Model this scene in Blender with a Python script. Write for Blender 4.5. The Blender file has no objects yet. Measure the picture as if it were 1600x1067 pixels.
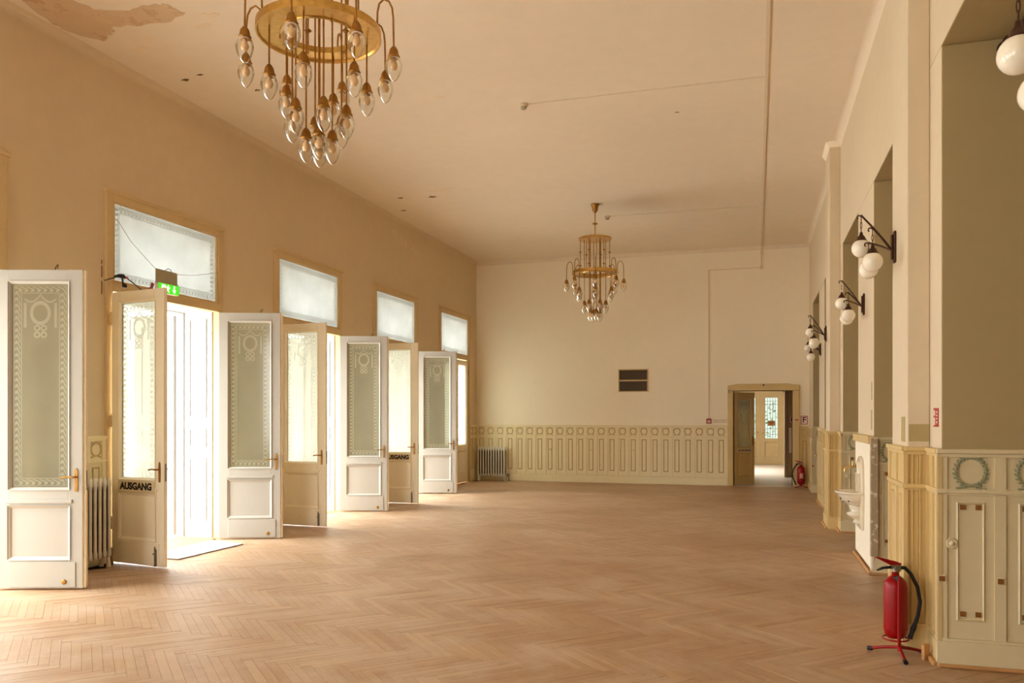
import bpy, math, random
from mathutils import Vector, Matrix
random.seed(7)
PI = math.pi
scene = bpy.context.scene
COL = scene.collection

# ---------------------------------------------------------------- camera
F_PX, VPX, HOR, CAM_H = 1260.0, 1182.0, 651.0, 1.55
yaw = math.atan((VPX - 800.0) / F_PX)
cam = bpy.data.cameras.new('camera')
cam.sensor_width = 36.0
cam.lens = F_PX / 1600.0 * 36.0
cam.shift_y = (HOR - 533.5) / 1600.0
cam.clip_start = 0.05
cam.clip_end = 300
camo = bpy.data.objects.new('camera', cam)
camo.location = (0, 0, CAM_H)
camo.rotation_euler = (PI / 2, 0, yaw)
COL.objects.link(camo)
scene.camera = camo

# ---------------------------------------------------------------- sky
world = bpy.data.worlds.new('overcast_sky')
scene.world = world
world.use_nodes = True
wn = world.node_tree.nodes
wn['Background'].inputs['Color'].default_value = (0.955, 0.995, 1.0, 1)
# standard overcast sky: luminance (1 + 2 sin(elevation)) / 3 of the zenith's
wt = world.node_tree
tcw = wn.new('ShaderNodeTexCoord'); sxw = wn.new('ShaderNodeSeparateXYZ')
wt.links.new(tcw.outputs['Generated'], sxw.inputs[0])
mxw = wn.new('ShaderNodeMath'); mxw.operation = 'MAXIMUM'; mxw.inputs[1].default_value = 0
wt.links.new(sxw.outputs[2], mxw.inputs[0])
mdw = wn.new('ShaderNodeMath'); mdw.operation = 'MULTIPLY_ADD'
ZENITH = 16.0
mdw.inputs[1].default_value = 2 * ZENITH / 3; mdw.inputs[2].default_value = ZENITH / 3
wt.links.new(mxw.outputs[0], mdw.inputs[0])
wt.links.new(mdw.outputs[0], wn['Background'].inputs['Strength'])

vs = scene.view_settings
vs.view_transform = 'Standard'
vs.look = 'None'
vs.gamma = 1.0
vs.use_curve_mapping = False
vs.exposure = 0.7
cy = scene.cycles
cy.max_bounces = 14
cy.diffuse_bounces = 8
cy.glossy_bounces = 4
cy.transmission_bounces = 8
cy.transparent_max_bounces = 24
cy.caustics_reflective = False
cy.caustics_refractive = False
cy.sample_clamp_indirect = 8.0

# ---------------------------------------------------------------- room numbers
XL, XR, YB, YF, ZC = -6.6, 1.105, 18.75, -4.0, 5.34
XP = 0.967                     # face of the projecting pilasters
XA = 2.75                      # rear of the alcoves
OPEN_C = [7.88 + 3.12 * k for k in (-3, -2, -1, 0, 1, 2, 3)]   # door openings
OHW, OTOP = 0.97, 3.94

def portal(loc, rot, sx, sy):
    l = bpy.data.lights.new('daylight_portal', 'AREA')
    l.shape = 'RECTANGLE'
    l.size, l.size_y = sx, sy
    l.cycles.is_portal = True
    o = bpy.data.objects.new('daylight_portal', l)
    o.location = loc
    o.rotation_euler = rot
    COL.objects.link(o)
for c_ in OPEN_C:
    portal((-7.3, c_, 1.95), (0, -PI / 2, 0), 3.9, 1.9)   # opens onto the room (+X)
ADDED_FRONT_WIN = [-5.7, -4.3]                        # unseen window openings added in the near end wall for more light
for x_ in ADDED_FRONT_WIN:
    portal((x_, YF-.35, 2.25), (PI / 2, 0, 0), 1.2, 2.9)

# ================================================================= helpers
class MB:
    def __init__(s):
        s.v, s.f, s.m, s.sm = [], [], [], []
        s.cur = 0
    def add(s, vs_, fs, smooth=False, mat=None):
        b = len(s.v)
        s.v += [tuple(p) for p in vs_]
        for f in fs:
            s.f.append([b + i for i in f])
            s.m.append(s.cur if mat is None else mat)
            s.sm.append(smooth)
        return s
    def box(s, x0, x1, y0, y1, z0, z1, mat=None):
        if x0 > x1: x0, x1 = x1, x0
        if y0 > y1: y0, y1 = y1, y0
        if z0 > z1: z0, z1 = z1, z0
        v = [(x0,y0,z0),(x1,y0,z0),(x1,y1,z0),(x0,y1,z0),(x0,y0,z1),(x1,y0,z1),(x1,y1,z1),(x0,y1,z1)]
        f = [(0,3,2,1),(4,5,6,7),(0,1,5,4),(1,2,6,5),(2,3,7,6),(3,0,4,7)]
        return s.add(v, f, False, mat)
    def cyl(s, p0, p1, r0, r1=None, n=10, caps=True, mat=None):
        r1 = r0 if r1 is None else r1
        p0, p1 = Vector(p0), Vector(p1)
        d = (p1 - p0)
        if d.length < 1e-9: return s
        d.normalize()
        a = Vector((0,0,1)) if abs(d.z) < .9 else Vector((1,0,0))
        u = d.cross(a).normalized(); w = d.cross(u)
        v = []
        for p, r in ((p0, r0), (p1, r1)):
            for i in range(n):
                t = 2*PI*i/n
                v.append(p + (u*math.cos(t) + w*math.sin(t))*r)
        f = [(i, i+n, (i+1) % n + n, (i+1) % n) for i in range(n)]
        s.add(v, f, True, mat)
        if caps:
            s.add(v[:n], [tuple(range(n))], False, mat)
            s.add(v[n:], [tuple(reversed(range(n)))], False, mat)
        return s
    def tube(s, path, r, n=8, mat=None):
        path = [Vector(p) for p in path]
        rings = []
        prev = None
        for i, p in enumerate(path):
            if i == 0: d = path[1]-p
            elif i == len(path)-1: d = p-path[i-1]
            else: d = path[i+1]-path[i-1]
            d.normalize()
            if prev is None:
                a = Vector((0,0,1)) if abs(d.z) < .9 else Vector((1,0,0))
                u = d.cross(a).normalized()
            else:
                u = (prev - d*prev.dot(d)).normalized()
            prev = u
            w = d.cross(u)
            rr = r[i] if isinstance(r, (list, tuple)) else r
            rings.append([p + (u*math.cos(2*PI*k/n) + w*math.sin(2*PI*k/n))*rr for k in range(n)])
        v = [q for R in rings for q in R]
        f = []
        for i in range(len(path)-1):
            for k in range(n):
                f.append((i*n+k, i*n+(k+1) % n, (i+1)*n+(k+1) % n, (i+1)*n+k))
        s.add(v, f, True, mat)
        s.add(rings[0], [tuple(reversed(range(n)))], False, mat)
        s.add(rings[-1], [tuple(range(n))], False, mat)
        return s
    def lathe(s, prof, n=16, c=(0,0,0), axis='z', a0=0, a1=2*PI, mat=None, smooth=True):
        closed = abs(a1-a0-2*PI) < 1e-6
        m = n if closed else n+1
        v = []
        for (r, h) in prof:
            for i in range(m):
                t = a0 + (a1-a0)*i/n
                x, y, z = r*math.cos(t), r*math.sin(t), h
                if axis == 'y': x, y, z = x, -z, y       # height runs along -y
                if axis == 'x': x, y, z = -z, x, y       # height runs along -x
                v.append((c[0]+x, c[1]+y, c[2]+z))
        f = []
        for j in range(len(prof)-1):
            for i in range(n):
                i2 = (i+1) % m
                f.append((j*m+i, j*m+i2, (j+1)*m+i2, (j+1)*m+i))
        return s.add(v, f, smooth, mat)
    def prism(s, poly, z0, z1, mp=None, mat=None):
        """poly 2D ccw, extruded along third axis; mp maps (a,b,h)->xyz"""
        mp = mp or (lambda a, b, h: (a, b, h))
        n = len(poly)
        v = [mp(a, b, z0) for a, b in poly] + [mp(a, b, z1) for a, b in poly]
        f = [tuple(reversed(range(n))), tuple(range(n, 2*n))]
        f += [(i, (i+1) % n, n+(i+1) % n, n+i) for i in range(n)]
        return s.add(v, f, False, mat)
    def sphere(s, c, r, n=14, k=8, sz=1.0, mat=None):
        prof = [(max(r*math.sin(PI*j/k), 1e-4), -r*sz*math.cos(PI*j/k)) for j in range(k+1)]
        return s.lathe(prof, n, c, mat=mat)
    def frame(s, x0, x1, z0, z1, w, y0, y1, mat=None):
        s.box(x0, x0+w, y0, y1, z0, z1, mat); s.box(x1-w, x1, y0, y1, z0, z1, mat)
        s.box(x0+w, x1-w, y0, y1, z0, z0+w, mat); s.box(x0+w, x1-w, y0, y1, z1-w, z1, mat)
        return s
    def bevel_frame(s, x0, x1, z0, z1, w, ya, yb, mat=None):
        """mitred sloping moulding: outer edge at ya, inner edge at yb"""
        o = [(x0,ya,z0),(x1,ya,z0),(x1,ya,z1),(x0,ya,z1)]
        i = [(x0+w,yb,z0+w),(x1-w,yb,z0+w),(x1-w,yb,z1-w),(x0+w,yb,z1-w)]
        return s.add(o+i, [(k, (k+1) % 4, 4+(k+1) % 4, 4+k) for k in range(4)], False, mat)
    def mesh(s, name, mats=None):
        me = bpy.data.meshes.new(name)
        me.from_pydata(s.v, [], s.f)
        me.polygons.foreach_set('use_smooth', s.sm)
        me.polygons.foreach_set('material_index', s.m)
        for m in (mats if isinstance(mats, (list, tuple)) else [mats]):
            if m: me.materials.append(m)
        me.update()
        return me
    def build(s, name, mats, parent=None, loc=(0,0,0), rz=0, bevel=0):
        return put(name, s.mesh(name, mats), parent, loc, rz, bevel)

def put(name, me, parent=None, loc=(0,0,0), rz=0, bevel=0):
    o = bpy.data.objects.new(name, me)
    COL.objects.link(o)
    o.parent = parent
    o.location = loc
    o.rotation_euler = (0, 0, rz) if not isinstance(rz, (tuple, list)) else rz
    if bevel:
        b = o.modifiers.new('edge', 'BEVEL')
        b.width = bevel; b.segments = 2; b.limit_method = 'ANGLE'; b.angle_limit = math.radians(50)
    return o

def thing(name, label, cat, loc=(0,0,0), rz=0, group=None):
    o = bpy.data.objects.new(name, None)
    o.empty_display_size = .1
    COL.objects.link(o)
    o.location = loc
    o.rotation_euler = (0, 0, rz)
    return tag(o, label, cat, group)
def tag(o, label, cat, group=None):
    o['label'] = label; o['category'] = cat
    if group: o['group'] = group
    return o
def struct(o, label=None, cat=None):
    o['kind'] = 'structure'
    if label: o['label'] = label
    if cat: o['category'] = cat
    return o

def text_mesh(txt, size, mat, bold=0.012, ext=.0008):
    cu = bpy.data.curves.new('lettering', 'FONT')
    cu.body = txt; cu.size = size; cu.align_x = 'CENTER'; cu.align_y = 'CENTER'
    cu.extrude = ext; cu.offset = bold*size; cu.resolution_u = 3
    o = bpy.data.objects.new('lettering_tmp', cu)
    COL.objects.link(o)
    dg = bpy.context.evaluated_depsgraph_get()
    me = bpy.data.meshes.new_from_object(o.evaluated_get(dg))
    bpy.data.objects.remove(o); bpy.data.curves.remove(cu)
    me.materials.clear(); me.materials.append(mat)
    # stand it up: x right, z up, facing -y
    me.transform(Matrix.Rotation(PI/2, 4, 'X'))
    return me

# ================================================================= materials
def lin(r, g, b):
    f = lambda c: (c/255/12.92) if c <= 10 else ((c/255+.055)/1.055)**2.4
    return (f(r), f(g), f(b), 1)

class NT:
    def __init__(s, name):
        s.mat = bpy.data.materials.new(name)
        s.mat.use_nodes = True
        s.t = s.mat.node_tree
        s.n = s.t.nodes
        s.bsdf = s.n.get('Principled BSDF')
        s.out = s.n.get('Material Output')
    def node(s, typ, **kw):
        n = s.n.new(typ)
        for k, v in kw.items(): setattr(n, k, v)
        return n
    def link(s, a, b): s.t.links.new(a, b)
    def m(s, op, a, b=None, c=None):
        n = s.node('ShaderNodeMath', operation=op)
        for i, x in enumerate((a, b, c)):
            if x is None: continue
            if isinstance(x, (int, float)): n.inputs[i].default_value = x
            else: s.link(x, n.inputs[i])
        return n.outputs[0]
    def coord(s, kind='Object', scale=(1,1,1)):
        tc = s.node('ShaderNodeTexCoord')
        mp = s.node('ShaderNodeMapping')
        mp.inputs['Scale'].default_value = scale
        s.link(tc.outputs[kind], mp.inputs['Vector'])
        return mp.outputs[0]
    def noise(s, vec, scale, detail=4, rough=.55):
        n = s.node('ShaderNodeTexNoise')
        n.inputs['Scale'].default_value = scale
        n.inputs['Detail'].default_value = detail
        n.inputs['Roughness'].default_value = rough
        s.link(vec, n.inputs['Vector'])
        return n.outputs['Fac']
    def ramp(s, fac, stops):
        n = s.node('ShaderNodeValToRGB')
        e = n.color_ramp.elements
        while len(e) < len(stops): e.new(.5)
        for i, (p, c) in enumerate(stops):
            e[i].position = p; e[i].color = c if len(c) == 4 else (*c, 1)
        s.link(fac, n.inputs['Fac'])
        return n.outputs['Color']
    def mix(s, fac, a, b, mode='MIX'):
        n = s.node('ShaderNodeMix', data_type='RGBA', blend_type=mode)
        for i, x in ((0, fac), (6, a), (7, b)):
            if isinstance(x, (int, float)): n.inputs[i].default_value = x
            elif isinstance(x, tuple): n.inputs[i].default_value = x
            else: s.link(x, n.inputs[i])
        return n.outputs[2]
    def bump(s, h, strength=.2, dist=.01):
        n = s.node('ShaderNodeBump')
        n.inputs['Strength'].default_value = strength
        n.inputs['Distance'].default_value = dist
        s.link(h, n.inputs['Height'])
        s.link(n.outputs[0], s.bsdf.inputs['Normal'])

def mul(c, k): return tuple(min(1, x*k) for x in c[:3]) + (1,)

def paint(name, col, rough=.55, var=.12, scale=1.2, wear=None, wear_amt=.0, wear_scale=9, kind='Object', streak=False, bump=.08, spec=.35):
    t = NT(name)
    v = t.coord(kind, (1, 1, .35) if streak else (1, 1, 1))
    n1 = t.noise(v, scale, 5)
    c = t.ramp(n1, [(.25, mul(col, 1-var)), (.75, mul(col, 1+var*.7))])
    n2 = t.noise(v, scale*14, 3)
    c = t.mix(.25*var/.12, c, t.ramp(n2, [(.3, mul(col, .82)), (.7, mul(col, 1.12))]))
    if wear is not None:
        n3 = t.noise(v, wear_scale, 8, .68)
        msk = t.ramp(n3, [(1-wear_amt-.012, (0,0,0)), (1-wear_amt+.012, (1,1,1))])
        c = t.mix(msk, c, wear)
    t.link(c, t.bsdf.inputs['Base Color'])
    t.bsdf.inputs['Roughness'].default_value = rough
    t.bsdf.inputs['Specular IOR Level'].default_value = spec
    if bump: t.bump(n2, bump, .004)
    return t.mat

def metal(name, col, rough=.3, var=.1, metallic=1.0):
    t = NT(name)
    n = t.noise(t.coord(), 25, 4)
    t.link(t.ramp(n, [(.3, mul(col, 1-var)), (.7, mul(col, 1+var))]), t.bsdf.inputs['Base Color'])
    t.bsdf.inputs['Metallic'].default_value = metallic
    t.bsdf.inputs['Roughness'].default_value = rough
    return t.mat

M = {}
M['plaster'] = paint('aged_cream_plaster', lin(246,236,214), .8, .03, .5, lin(248,241,226), .28, 2.2, spec=.2)
M['plaster_left'] = paint('beige_plaster', lin(222,203,170), .8, .05, .45, lin(214,191,155), .27, 1.6, spec=.2)
M['plaster_pier'] = paint('cream_pier_plaster', lin(216,200,172), .8, .05, .5, lin(224,211,188), .28, 2.2, spec=.2)
M['plaster_left_pale'] = paint('pale_flaked_plaster', lin(228,208,176), .85, .06, 5, spec=.15)
M['ceiling'] = paint('ceiling_plaster', lin(236,222,200), .85, .05, .35, lin(230,212,186), .30, 1.1, spec=.15)
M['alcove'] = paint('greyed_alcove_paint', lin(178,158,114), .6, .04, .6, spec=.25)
M['loss'] = paint('bare_plaster_patch', lin(216,190,156), .9, .10, 3.0, lin(204,172,136), .42, 5.0, spec=.1)
M['flake'] = paint('lifted_paint_flake', lin(236,218,190), .8, .06, 6)
M['soot'] = paint('dark_flake_hole', lin(122,92,56), .9, .2, 10)
M['wains'] = paint('ochre_wainscot_paint', lin(240,228,190), .45, .06, 1.6, lin(230,212,166), .33, 4.5)
M['wains_line'] = paint('ochre_moulding_glaze', lin(200,172,118), .5, .1, 3)
M['wains_y'] = paint('yellow_ochre_paint', lin(212,186,130), .4, .07, 2.2, lin(220,198,148), .30, 6.0)
M['patch'] = paint('faded_olive_patch', lin(176,158,110), .6, .1, 9)
M['grey_w'] = paint('pale_grey_green_panel_paint', lin(222,207,168), .42, .05, 1.4, lin(224,214,190), .27, 6.5)
M['leafgreen'] = paint('grey_green_wreath_paint', lin(150,152,116), .5, .15, 20, lin(190,176,136), .40, 30)
M['inlay'] = paint('brown_inlay_wood', lin(140,92,44), .4, .3, 60)
M['white_door'] = paint('white_door_paint', lin(178,173,162), .4, .03, 2.0, lin(190,164,126), .27, 11)
M['tan_door'] = paint('tan_door_paint', lin(248,238,214), .45, .04, 2.0, lin(176,142,96), .27, 13)
M['tan_frame'] = paint('tan_window_frame_paint', lin(216,190,142), .5, .08, 2.5, lin(160,124,76), .28, 13)
M['reveal'] = paint('white_reveal_paint', lin(186,184,180), .5, .02, 2.0, lin(200,176,140), .225, 12)
M['brass'] = metal('aged_brass', lin(208,168,94), .28, .12)
M['brass_d'] = metal('dull_brass', lin(168,122,60), .42, .2)
M['iron'] = metal('brown_wrought_iron', lin(74,46,30), .5, .3, .6)
M['radiator'] = metal('aluminium_radiator_paint', lin(228,223,212), .35, .05, .05)
M['radiator_gap_shade'] = paint('shade_dark_iron_fins', lin(112,102,88), .7, .15, 8)  # inner webs coloured dark to stand for the shade between columns
M['steel'] = metal('worn_steel', lin(150,140,124), .4, .2)
M['red'] = paint('red_enamel', lin(146,3,6), .32, .06, 4, bump=0, spec=.3)
M['red_sign'] = paint('red_sign_print', lin(170,30,34), .4, .05, 8, bump=0)
M['white_sign'] = paint('white_sign_print', lin(236,222,208), .45, .03, 8, bump=0)
M['black'] = paint('black_rubber', lin(26,24,24), .45, .2, 20, bump=0)
M['blackpaint'] = paint('black_letter_paint', lin(32,26,20), .5, .1, 20, bump=0)
M['label'] = paint('cream_letter_plate', lin(226,206,168), .45, .05, 8)
M['porcelain'] = paint('crazed_porcelain', lin(226,214,190), .18, .06, 5, lin(196,172,130), .3, 12, bump=0, spec=.6)
M['blue'] = paint('blue_grey_flower_glaze', lin(84,86,98), .25, .2, 30, bump=0)
M['mat'] = paint('grey_doormat', lin(176,172,168), .9, .08, 30)
M['stone'] = paint('pale_stone_floor', lin(206,196,182), .35, .06, 1.5, lin(170,152,126), .33, 3.5)
M['ground'] = paint('pale_terrace_paving', lin(196,192,186), .9, .05, .8)
M['rawwood'] = paint('bare_pine', lin(196,146,92), .6, .14, 8)
M['greywood'] = paint('stripped_grey_wood', lin(176,156,126), .7, .1, 10, lin(222,210,186), .42, 14)
M['dark'] = paint('dark_void', lin(40,28,18), .8, .1, 5)
M['slat'] = paint('brown_vent_slat', lin(92,72,52), .5, .15, 20)
M['greybox'] = paint('grey_sign_back', lin(172,162,136), .5, .06, 10)
M['plastic'] = paint('off_white_plastic', lin(222,206,180), .4, .03, 10, bump=0)
M['milk'] = paint('milk_glass', lin(240,232,214), .12, .02, 3, bump=0, spec=.6)
M['cable'] = paint('black_cable', lin(30,26,24), .5, .1, 10, bump=0)
M['wire'] = paint('thin_grey_wire', lin(150,136,108), .5, .1, 10, bump=0)
M['pink'] = paint('dusty_red_plug', lin(176,92,84), .5, .1, 10, bump=0)
M['lobby'] = paint('lobby_ochre_paint', lin(176,146,96), .5, .08, 1.2)
M['lobby_d'] = paint('lobby_brown_frame', lin(140,112,72), .45, .12, 2.0)
M['outer'] = paint('grey_oak_entrance_door', lin(176,156,118), .45, .1, 2.0)

def clear_glass(name, tint=(.97,.97,.94,1), refl=.9):
    t = NT(name)
    tr = t.node('ShaderNodeBsdfTransparent'); tr.inputs[0].default_value = tint
    gl = t.node('ShaderNodeBsdfGlossy'); gl.inputs['Roughness'].default_value = .03
    lw = t.node('ShaderNodeLayerWeight'); lw.inputs['Blend'].default_value = .22
    fac = t.m('MINIMUM', t.m('ADD', t.m('MULTIPLY', lw.outputs['Fresnel'], refl), .03), 1)
    mx = t.node('ShaderNodeMixShader')
    t.link(fac, mx.inputs[0]); t.link(tr.outputs[0], mx.inputs[1]); t.link(gl.outputs[0], mx.inputs[2])
    t.link(mx.outputs[0], t.out.inputs[0])
    t.n.remove(t.bsdf)
    return t.mat
M['glass'] = clear_glass('clear_bulb_glass')

def etched_glass(name, xc, zc, hw, hh, wreath, see, trans, etch, gl_amt=.05):
    """frosted pane with an etched border (leaf band between two lines) and a wreath"""
    t = NT(name)
    tc = t.node('ShaderNodeTexCoord')
    sp = t.node('ShaderNodeSeparateXYZ'); t.link(tc.outputs['Object'], sp.inputs[0])
    x, z = sp.outputs[0], sp.outputs[2]
    dx = t.m('ABSOLUTE', t.m('SUBTRACT', x, xc))
    dz = t.m('ABSOLUTE', t.m('SUBTRACT', z, zc))
    e = t.m('MINIMUM', t.m('SUBTRACT', hw, dx), t.m('SUBTRACT', hh, dz))
    def line(val, at, w): return t.m('LESS_THAN', t.m('ABSOLUTE', t.m('SUBTRACT', val, at)), w)
    l = t.m('MAXIMUM', line(e, .026, .003), line(e, .092, .0035))
    band = line(e, .058, .024)
    zig = t.m('LESS_THAN', t.m('FRACT', t.m('ADD', t.m('MULTIPLY', t.m('ADD', x, z), 18), t.m('MULTIPLY', t.m('ABSOLUTE', t.m('SUBTRACT', e, .058)), 26))), .5)
    l = t.m('MAXIMUM', l, t.m('MULTIPLY', band, zig))
    if wreath:
        wz = zc + hh - .27
        rz_ = t.m('MULTIPLY', t.m('SUBTRACT', z, wz), .85)
        r = t.m('SQRT', t.m('ADD', t.m('MULTIPLY', dx, dx), t.m('MULTIPLY', rz_, rz_)))
        l = t.m('MAXIMUM', l, line(r, .078, .014))
        drop = t.m('MULTIPLY', line(dx, .135, .012), line(z, wz-.02, .11))
        l = t.m('MAXIMUM', l, drop)
        sw = t.m('SUBTRACT', t.m('SUBTRACT', z, wz+.10), t.m('MULTIPLY', t.m('POWER', t.m('SUBTRACT', dx, .085), 2), 9))
        l = t.m('MAXIMUM', l, t.m('MULTIPLY', line(sw, 0, .008), t.m('LESS_THAN', dx, .14)))
        r2z = t.m('SUBTRACT', z, wz-.135)
        r2x = t.m('SUBTRACT', dx, .03)
        r2 = t.m('SQRT', t.m('ADD', t.m('MULTIPLY', r2x, r2x), t.m('MULTIPLY', r2z, r2z)))
        l = t.m('MAXIMUM', l, line(r2, .022, .007))
        r3z = t.m('SUBTRACT', z, wz-.195)
        r3 = t.m('SQRT', t.m('ADD', t.m('MULTIPLY', r2x, r2x), t.m('MULTIPLY', r3z, r3z)))
        l = t.m('MAXIMUM', l, line(r3, .022, .008))
    dirt = t.noise(t.coord(), 2.2, 5)
    tr = t.node('ShaderNodeBsdfTransparent'); tr.inputs[0].default_value = (.86, .90, .84, 1)
    tl = t.node('ShaderNodeBsdfTranslucent')
    t.link(t.mix(l, t.ramp(dirt, [(.3, mul(trans, .9)), (.7, mul(trans, 1.08))]), etch), tl.inputs[0])
    df = t.node('ShaderNodeBsdfDiffuse'); df.inputs[0].default_value = lin(196,200,182)
    gl = t.node('ShaderNodeBsdfGlossy'); gl.inputs['Roughness'].default_value = .12
    m1 = t.node('ShaderNodeMixShader')
    t.link(t.m('SUBTRACT', see, t.m('MULTIPLY', l, see*.8)), m1.inputs[0])
    t.link(tl.outputs[0], m1.inputs[1]); t.link(tr.outputs[0], m1.inputs[2])
    m2 = t.node('ShaderNodeMixShader')
    t.link(t.m('ADD', .08, t.m('MULTIPLY', l, .12)), m2.inputs[0])
    t.link(m1.outputs[0], m2.inputs[1]); t.link(df.outputs[0], m2.inputs[2])
    m3 = t.node('ShaderNodeMixShader'); m3.inputs[0].default_value = gl_amt
    t.link(m2.outputs[0], m3.inputs[1]); t.link(gl.outputs[0], m3.inputs[2])
    t.link(m3.outputs[0], t.out.inputs[0])
    t.n.remove(t.bsdf)
    return t.mat

def parquet_mat():
    t = NT('worn_oak_parquet')
    at = t.node('ShaderNodeAttribute', attribute_name='plank')
    ar = t.node('ShaderNodeAttribute', attribute_name='tone')
    oi = t.node('ShaderNodeObjectInfo')
    rnd = t.m('FRACT', t.m('ADD', ar.outputs['Fac'], t.m('MULTIPLY', oi.outputs['Random'], 7.31)))
    geo = t.node('ShaderNodeNewGeometry')
    big = t.noise(geo.outputs['Position'], .55, 4)
    mid = t.noise(geo.outputs['Position'], 2.6, 5)
    base = t.ramp(rnd, [(.0, lin(168,134,100)), (.35, lin(178,145,111)), (.7, lin(184,151,116)), (1, lin(197,166,131))])
    mp = t.node('ShaderNodeMapping'); mp.inputs['Scale'].default_value = (3, 60, 1)
    sh = t.node('ShaderNodeVectorMath', operation='ADD'); t.link(at.outputs['Vector'], sh.inputs[0])
    cb = t.node('ShaderNodeCombineXYZ'); t.link(t.m('MULTIPLY', rnd, 50), cb.inputs[0]); t.link(t.m('MULTIPLY', rnd, 17), cb.inputs[1])
    t.link(cb.outputs[0], sh.inputs[1]); t.link(sh.outputs[0], mp.inputs[0])
    grain = t.noise(mp.outputs[0], 1.0, 5, .65)
    c = t.mix(.30, base, t.ramp(grain, [(.25, lin(142,100,62)), (.75, lin(200,168,132))]))
    worn = t.ramp(mid, [(.42, (0,0,0)), (.68, (.7,.7,.7))])
    c = t.mix(worn, c, lin(198,174,150))
    dark = t.ramp(big, [(.32, (.65,.65,.65)), (.56, (0,0,0))])
    c = t.mix(dark, c, lin(160,120,82))
    fine = t.noise(geo.outputs['Position'], 9.0, 7, .7)
    c = t.mix(t.ramp(fine, [(.28, (.5,.5,.5)), (.44, (0,0,0))]), c, lin(146,112,82))
    c = t.mix(t.ramp(fine, [(.58, (0,0,0)), (.75, (.45,.45,.45))]), c, lin(206,184,158))
    t.link(c, t.bsdf.inputs['Base Color'])
    t.link(t.m('ADD', .30, t.m('MULTIPLY', mid, .30)), t.bsdf.inputs['Roughness'])
    t.bsdf.inputs['Specular IOR Level'].default_value = .42
    t.bump(grain, .08, .002)
    return t.mat
M['parquet'] = parquet_mat()

def emit(name, col, s):
    t = NT(name)
    t.bsdf.inputs['Base Color'].default_value = col
    t.bsdf.inputs['Emission Color'].default_value = col
    t.bsdf.inputs['Emission Strength'].default_value = s
    return t.mat
M['exit_green'] = emit('lit_green_sign', lin(60,200,30), .75)
M['exit_white'] = emit('lit_white_pictogram', lin(240,250,210), .9)

M['leaf_glass'] = etched_glass('etched_leaf_glass', .385, 1.8275, .26, .9225, True, .42, lin(226,225,213), lin(238,239,230))
M['transom_glass'] = etched_glass('etched_transom_glass', 0, 0, .85, .415, False, .02, lin(158,158,155), lin(136,136,131), .03)

# ================================================================= setting: floor
slab = MB().box(XL-.5, XA+.3, YF, YB+.4, -.25, -.012)
floor = struct(slab.build('floor', M['dark']), 'worn oak herringbone parquet floor of the hall')

PW, PL = .060, .636
def plank_mesh():
    mb = MB(); g = .0007
    mb.box(-PL/2+g, PL/2-g, -PW/2+g, PW/2-g, -.012, 0)
    mb.f.pop(0); mb.m.pop(0); mb.sm.pop(0)      # no underside
    me = mb.mesh('plank', M['parquet'])
    a = me.attributes.new('plank', 'FLOAT_VECTOR', 'POINT')
    a.data.foreach_set('vector', [c for v in me.vertices for c in v.co])
    me.attributes.new('tone', 'FLOAT', 'POINT')
    return me
planks = []
rs = math.sqrt(.5)
for j in range(-14, 32):
    for i in range(-260, 260):
        for kind in (0, 1):
            if kind == 0: p, q = i*PW + j*PL + PL/2, i*PW - j*PL + PW/2
            else: p, q = i*PW + j*PL + PL + PW/2, i*PW - j*PL + PW - PL/2
            x = (p+q)*rs - 2.7; y = (-p+q)*rs + 8.0
            if not (0.4 < y < YB-.02): continue
            if x < XL+.02 or x > XA-.2: continue
            planks.append((x, y, -PI/4 if kind == 0 else PI/4))
def _pix(x, y):
    d = y*math.cos(yaw) - x*math.sin(yaw)
    if d < .3: return None
    return 800+F_PX*(x*math.cos(yaw)+y*math.sin(yaw))/d, HOR+F_PX*CAM_H/d, d
inview, rest = [], []
for P in planks:
    q = _pix(P[0], P[1])
    if q and 0 <= q[0] <= 1440 and q[1] <= 1067: inview.append((q[2], P))
    else: rest.append(P)
inview.sort()
pm = plank_mesh()
for d_, P in inview[:300]:
    put('plank', pm, floor, (P[0], P[1], random.uniform(-.0012, .0006)), P[2])
rest += [P for _, P in inview[300:]]
mb = MB(); vec = []; tone = []
g = .0007
for (x, y, r) in rest:
    c, s = math.cos(r), math.sin(r); z = random.uniform(-.0012, .0006); t_ = random.random()
    L2, W2 = PL/2-g, PW/2-g
    b = [(-L2,-W2),(L2,-W2),(L2,W2),(-L2,W2)]
    top = [(x+a*c-e*s, y+a*s+e*c, z) for a, e in b]
    bot = [(X_, Y_, -.012) for X_, Y_, _ in top]
    mb.add(top+bot, [(0,1,2,3),(0,4,5,1),(1,5,6,2),(2,6,7,3),(3,7,4,0)])
    for k in range(2):
        for a, e in b: vec += [a, e, 0]
    tone += [t_]*8
pf = mb.mesh('parquet_field', M['parquet'])
pf.attributes.new('plank', 'FLOAT_VECTOR', 'POINT').data.foreach_set('vector', vec)
pf.attributes.new('tone', 'FLOAT', 'POINT').data.foreach_set('value', tone)
o = put('parquet_field', pf, floor); o['kind'] = 'stuff'

# ================================================================= setting: ceiling and walls
ceiling = struct(MB().box(XL-.5, XA+.3, YF, YB+.4, ZC, ZC+.25).build('ceiling', M['ceiling']), 'stained cream plaster ceiling with peeling patches')
wl = MB()
edges = [YF]
for c_ in OPEN_C: edges += [c_-OHW, c_+OHW]
edges.append(YB)
for k in range(0, len(edges), 2): wl.box(XL-.5, XL, edges[k], edges[k+1], -.2, ZC)
for c_ in OPEN_C: wl.box(XL-.5, XL, c_-OHW, c_+OHW, OTOP, ZC)
wall_left = struct(wl.build('wall_left', M['plaster_left']), 'beige plaster wall with a row of tall door openings')

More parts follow.
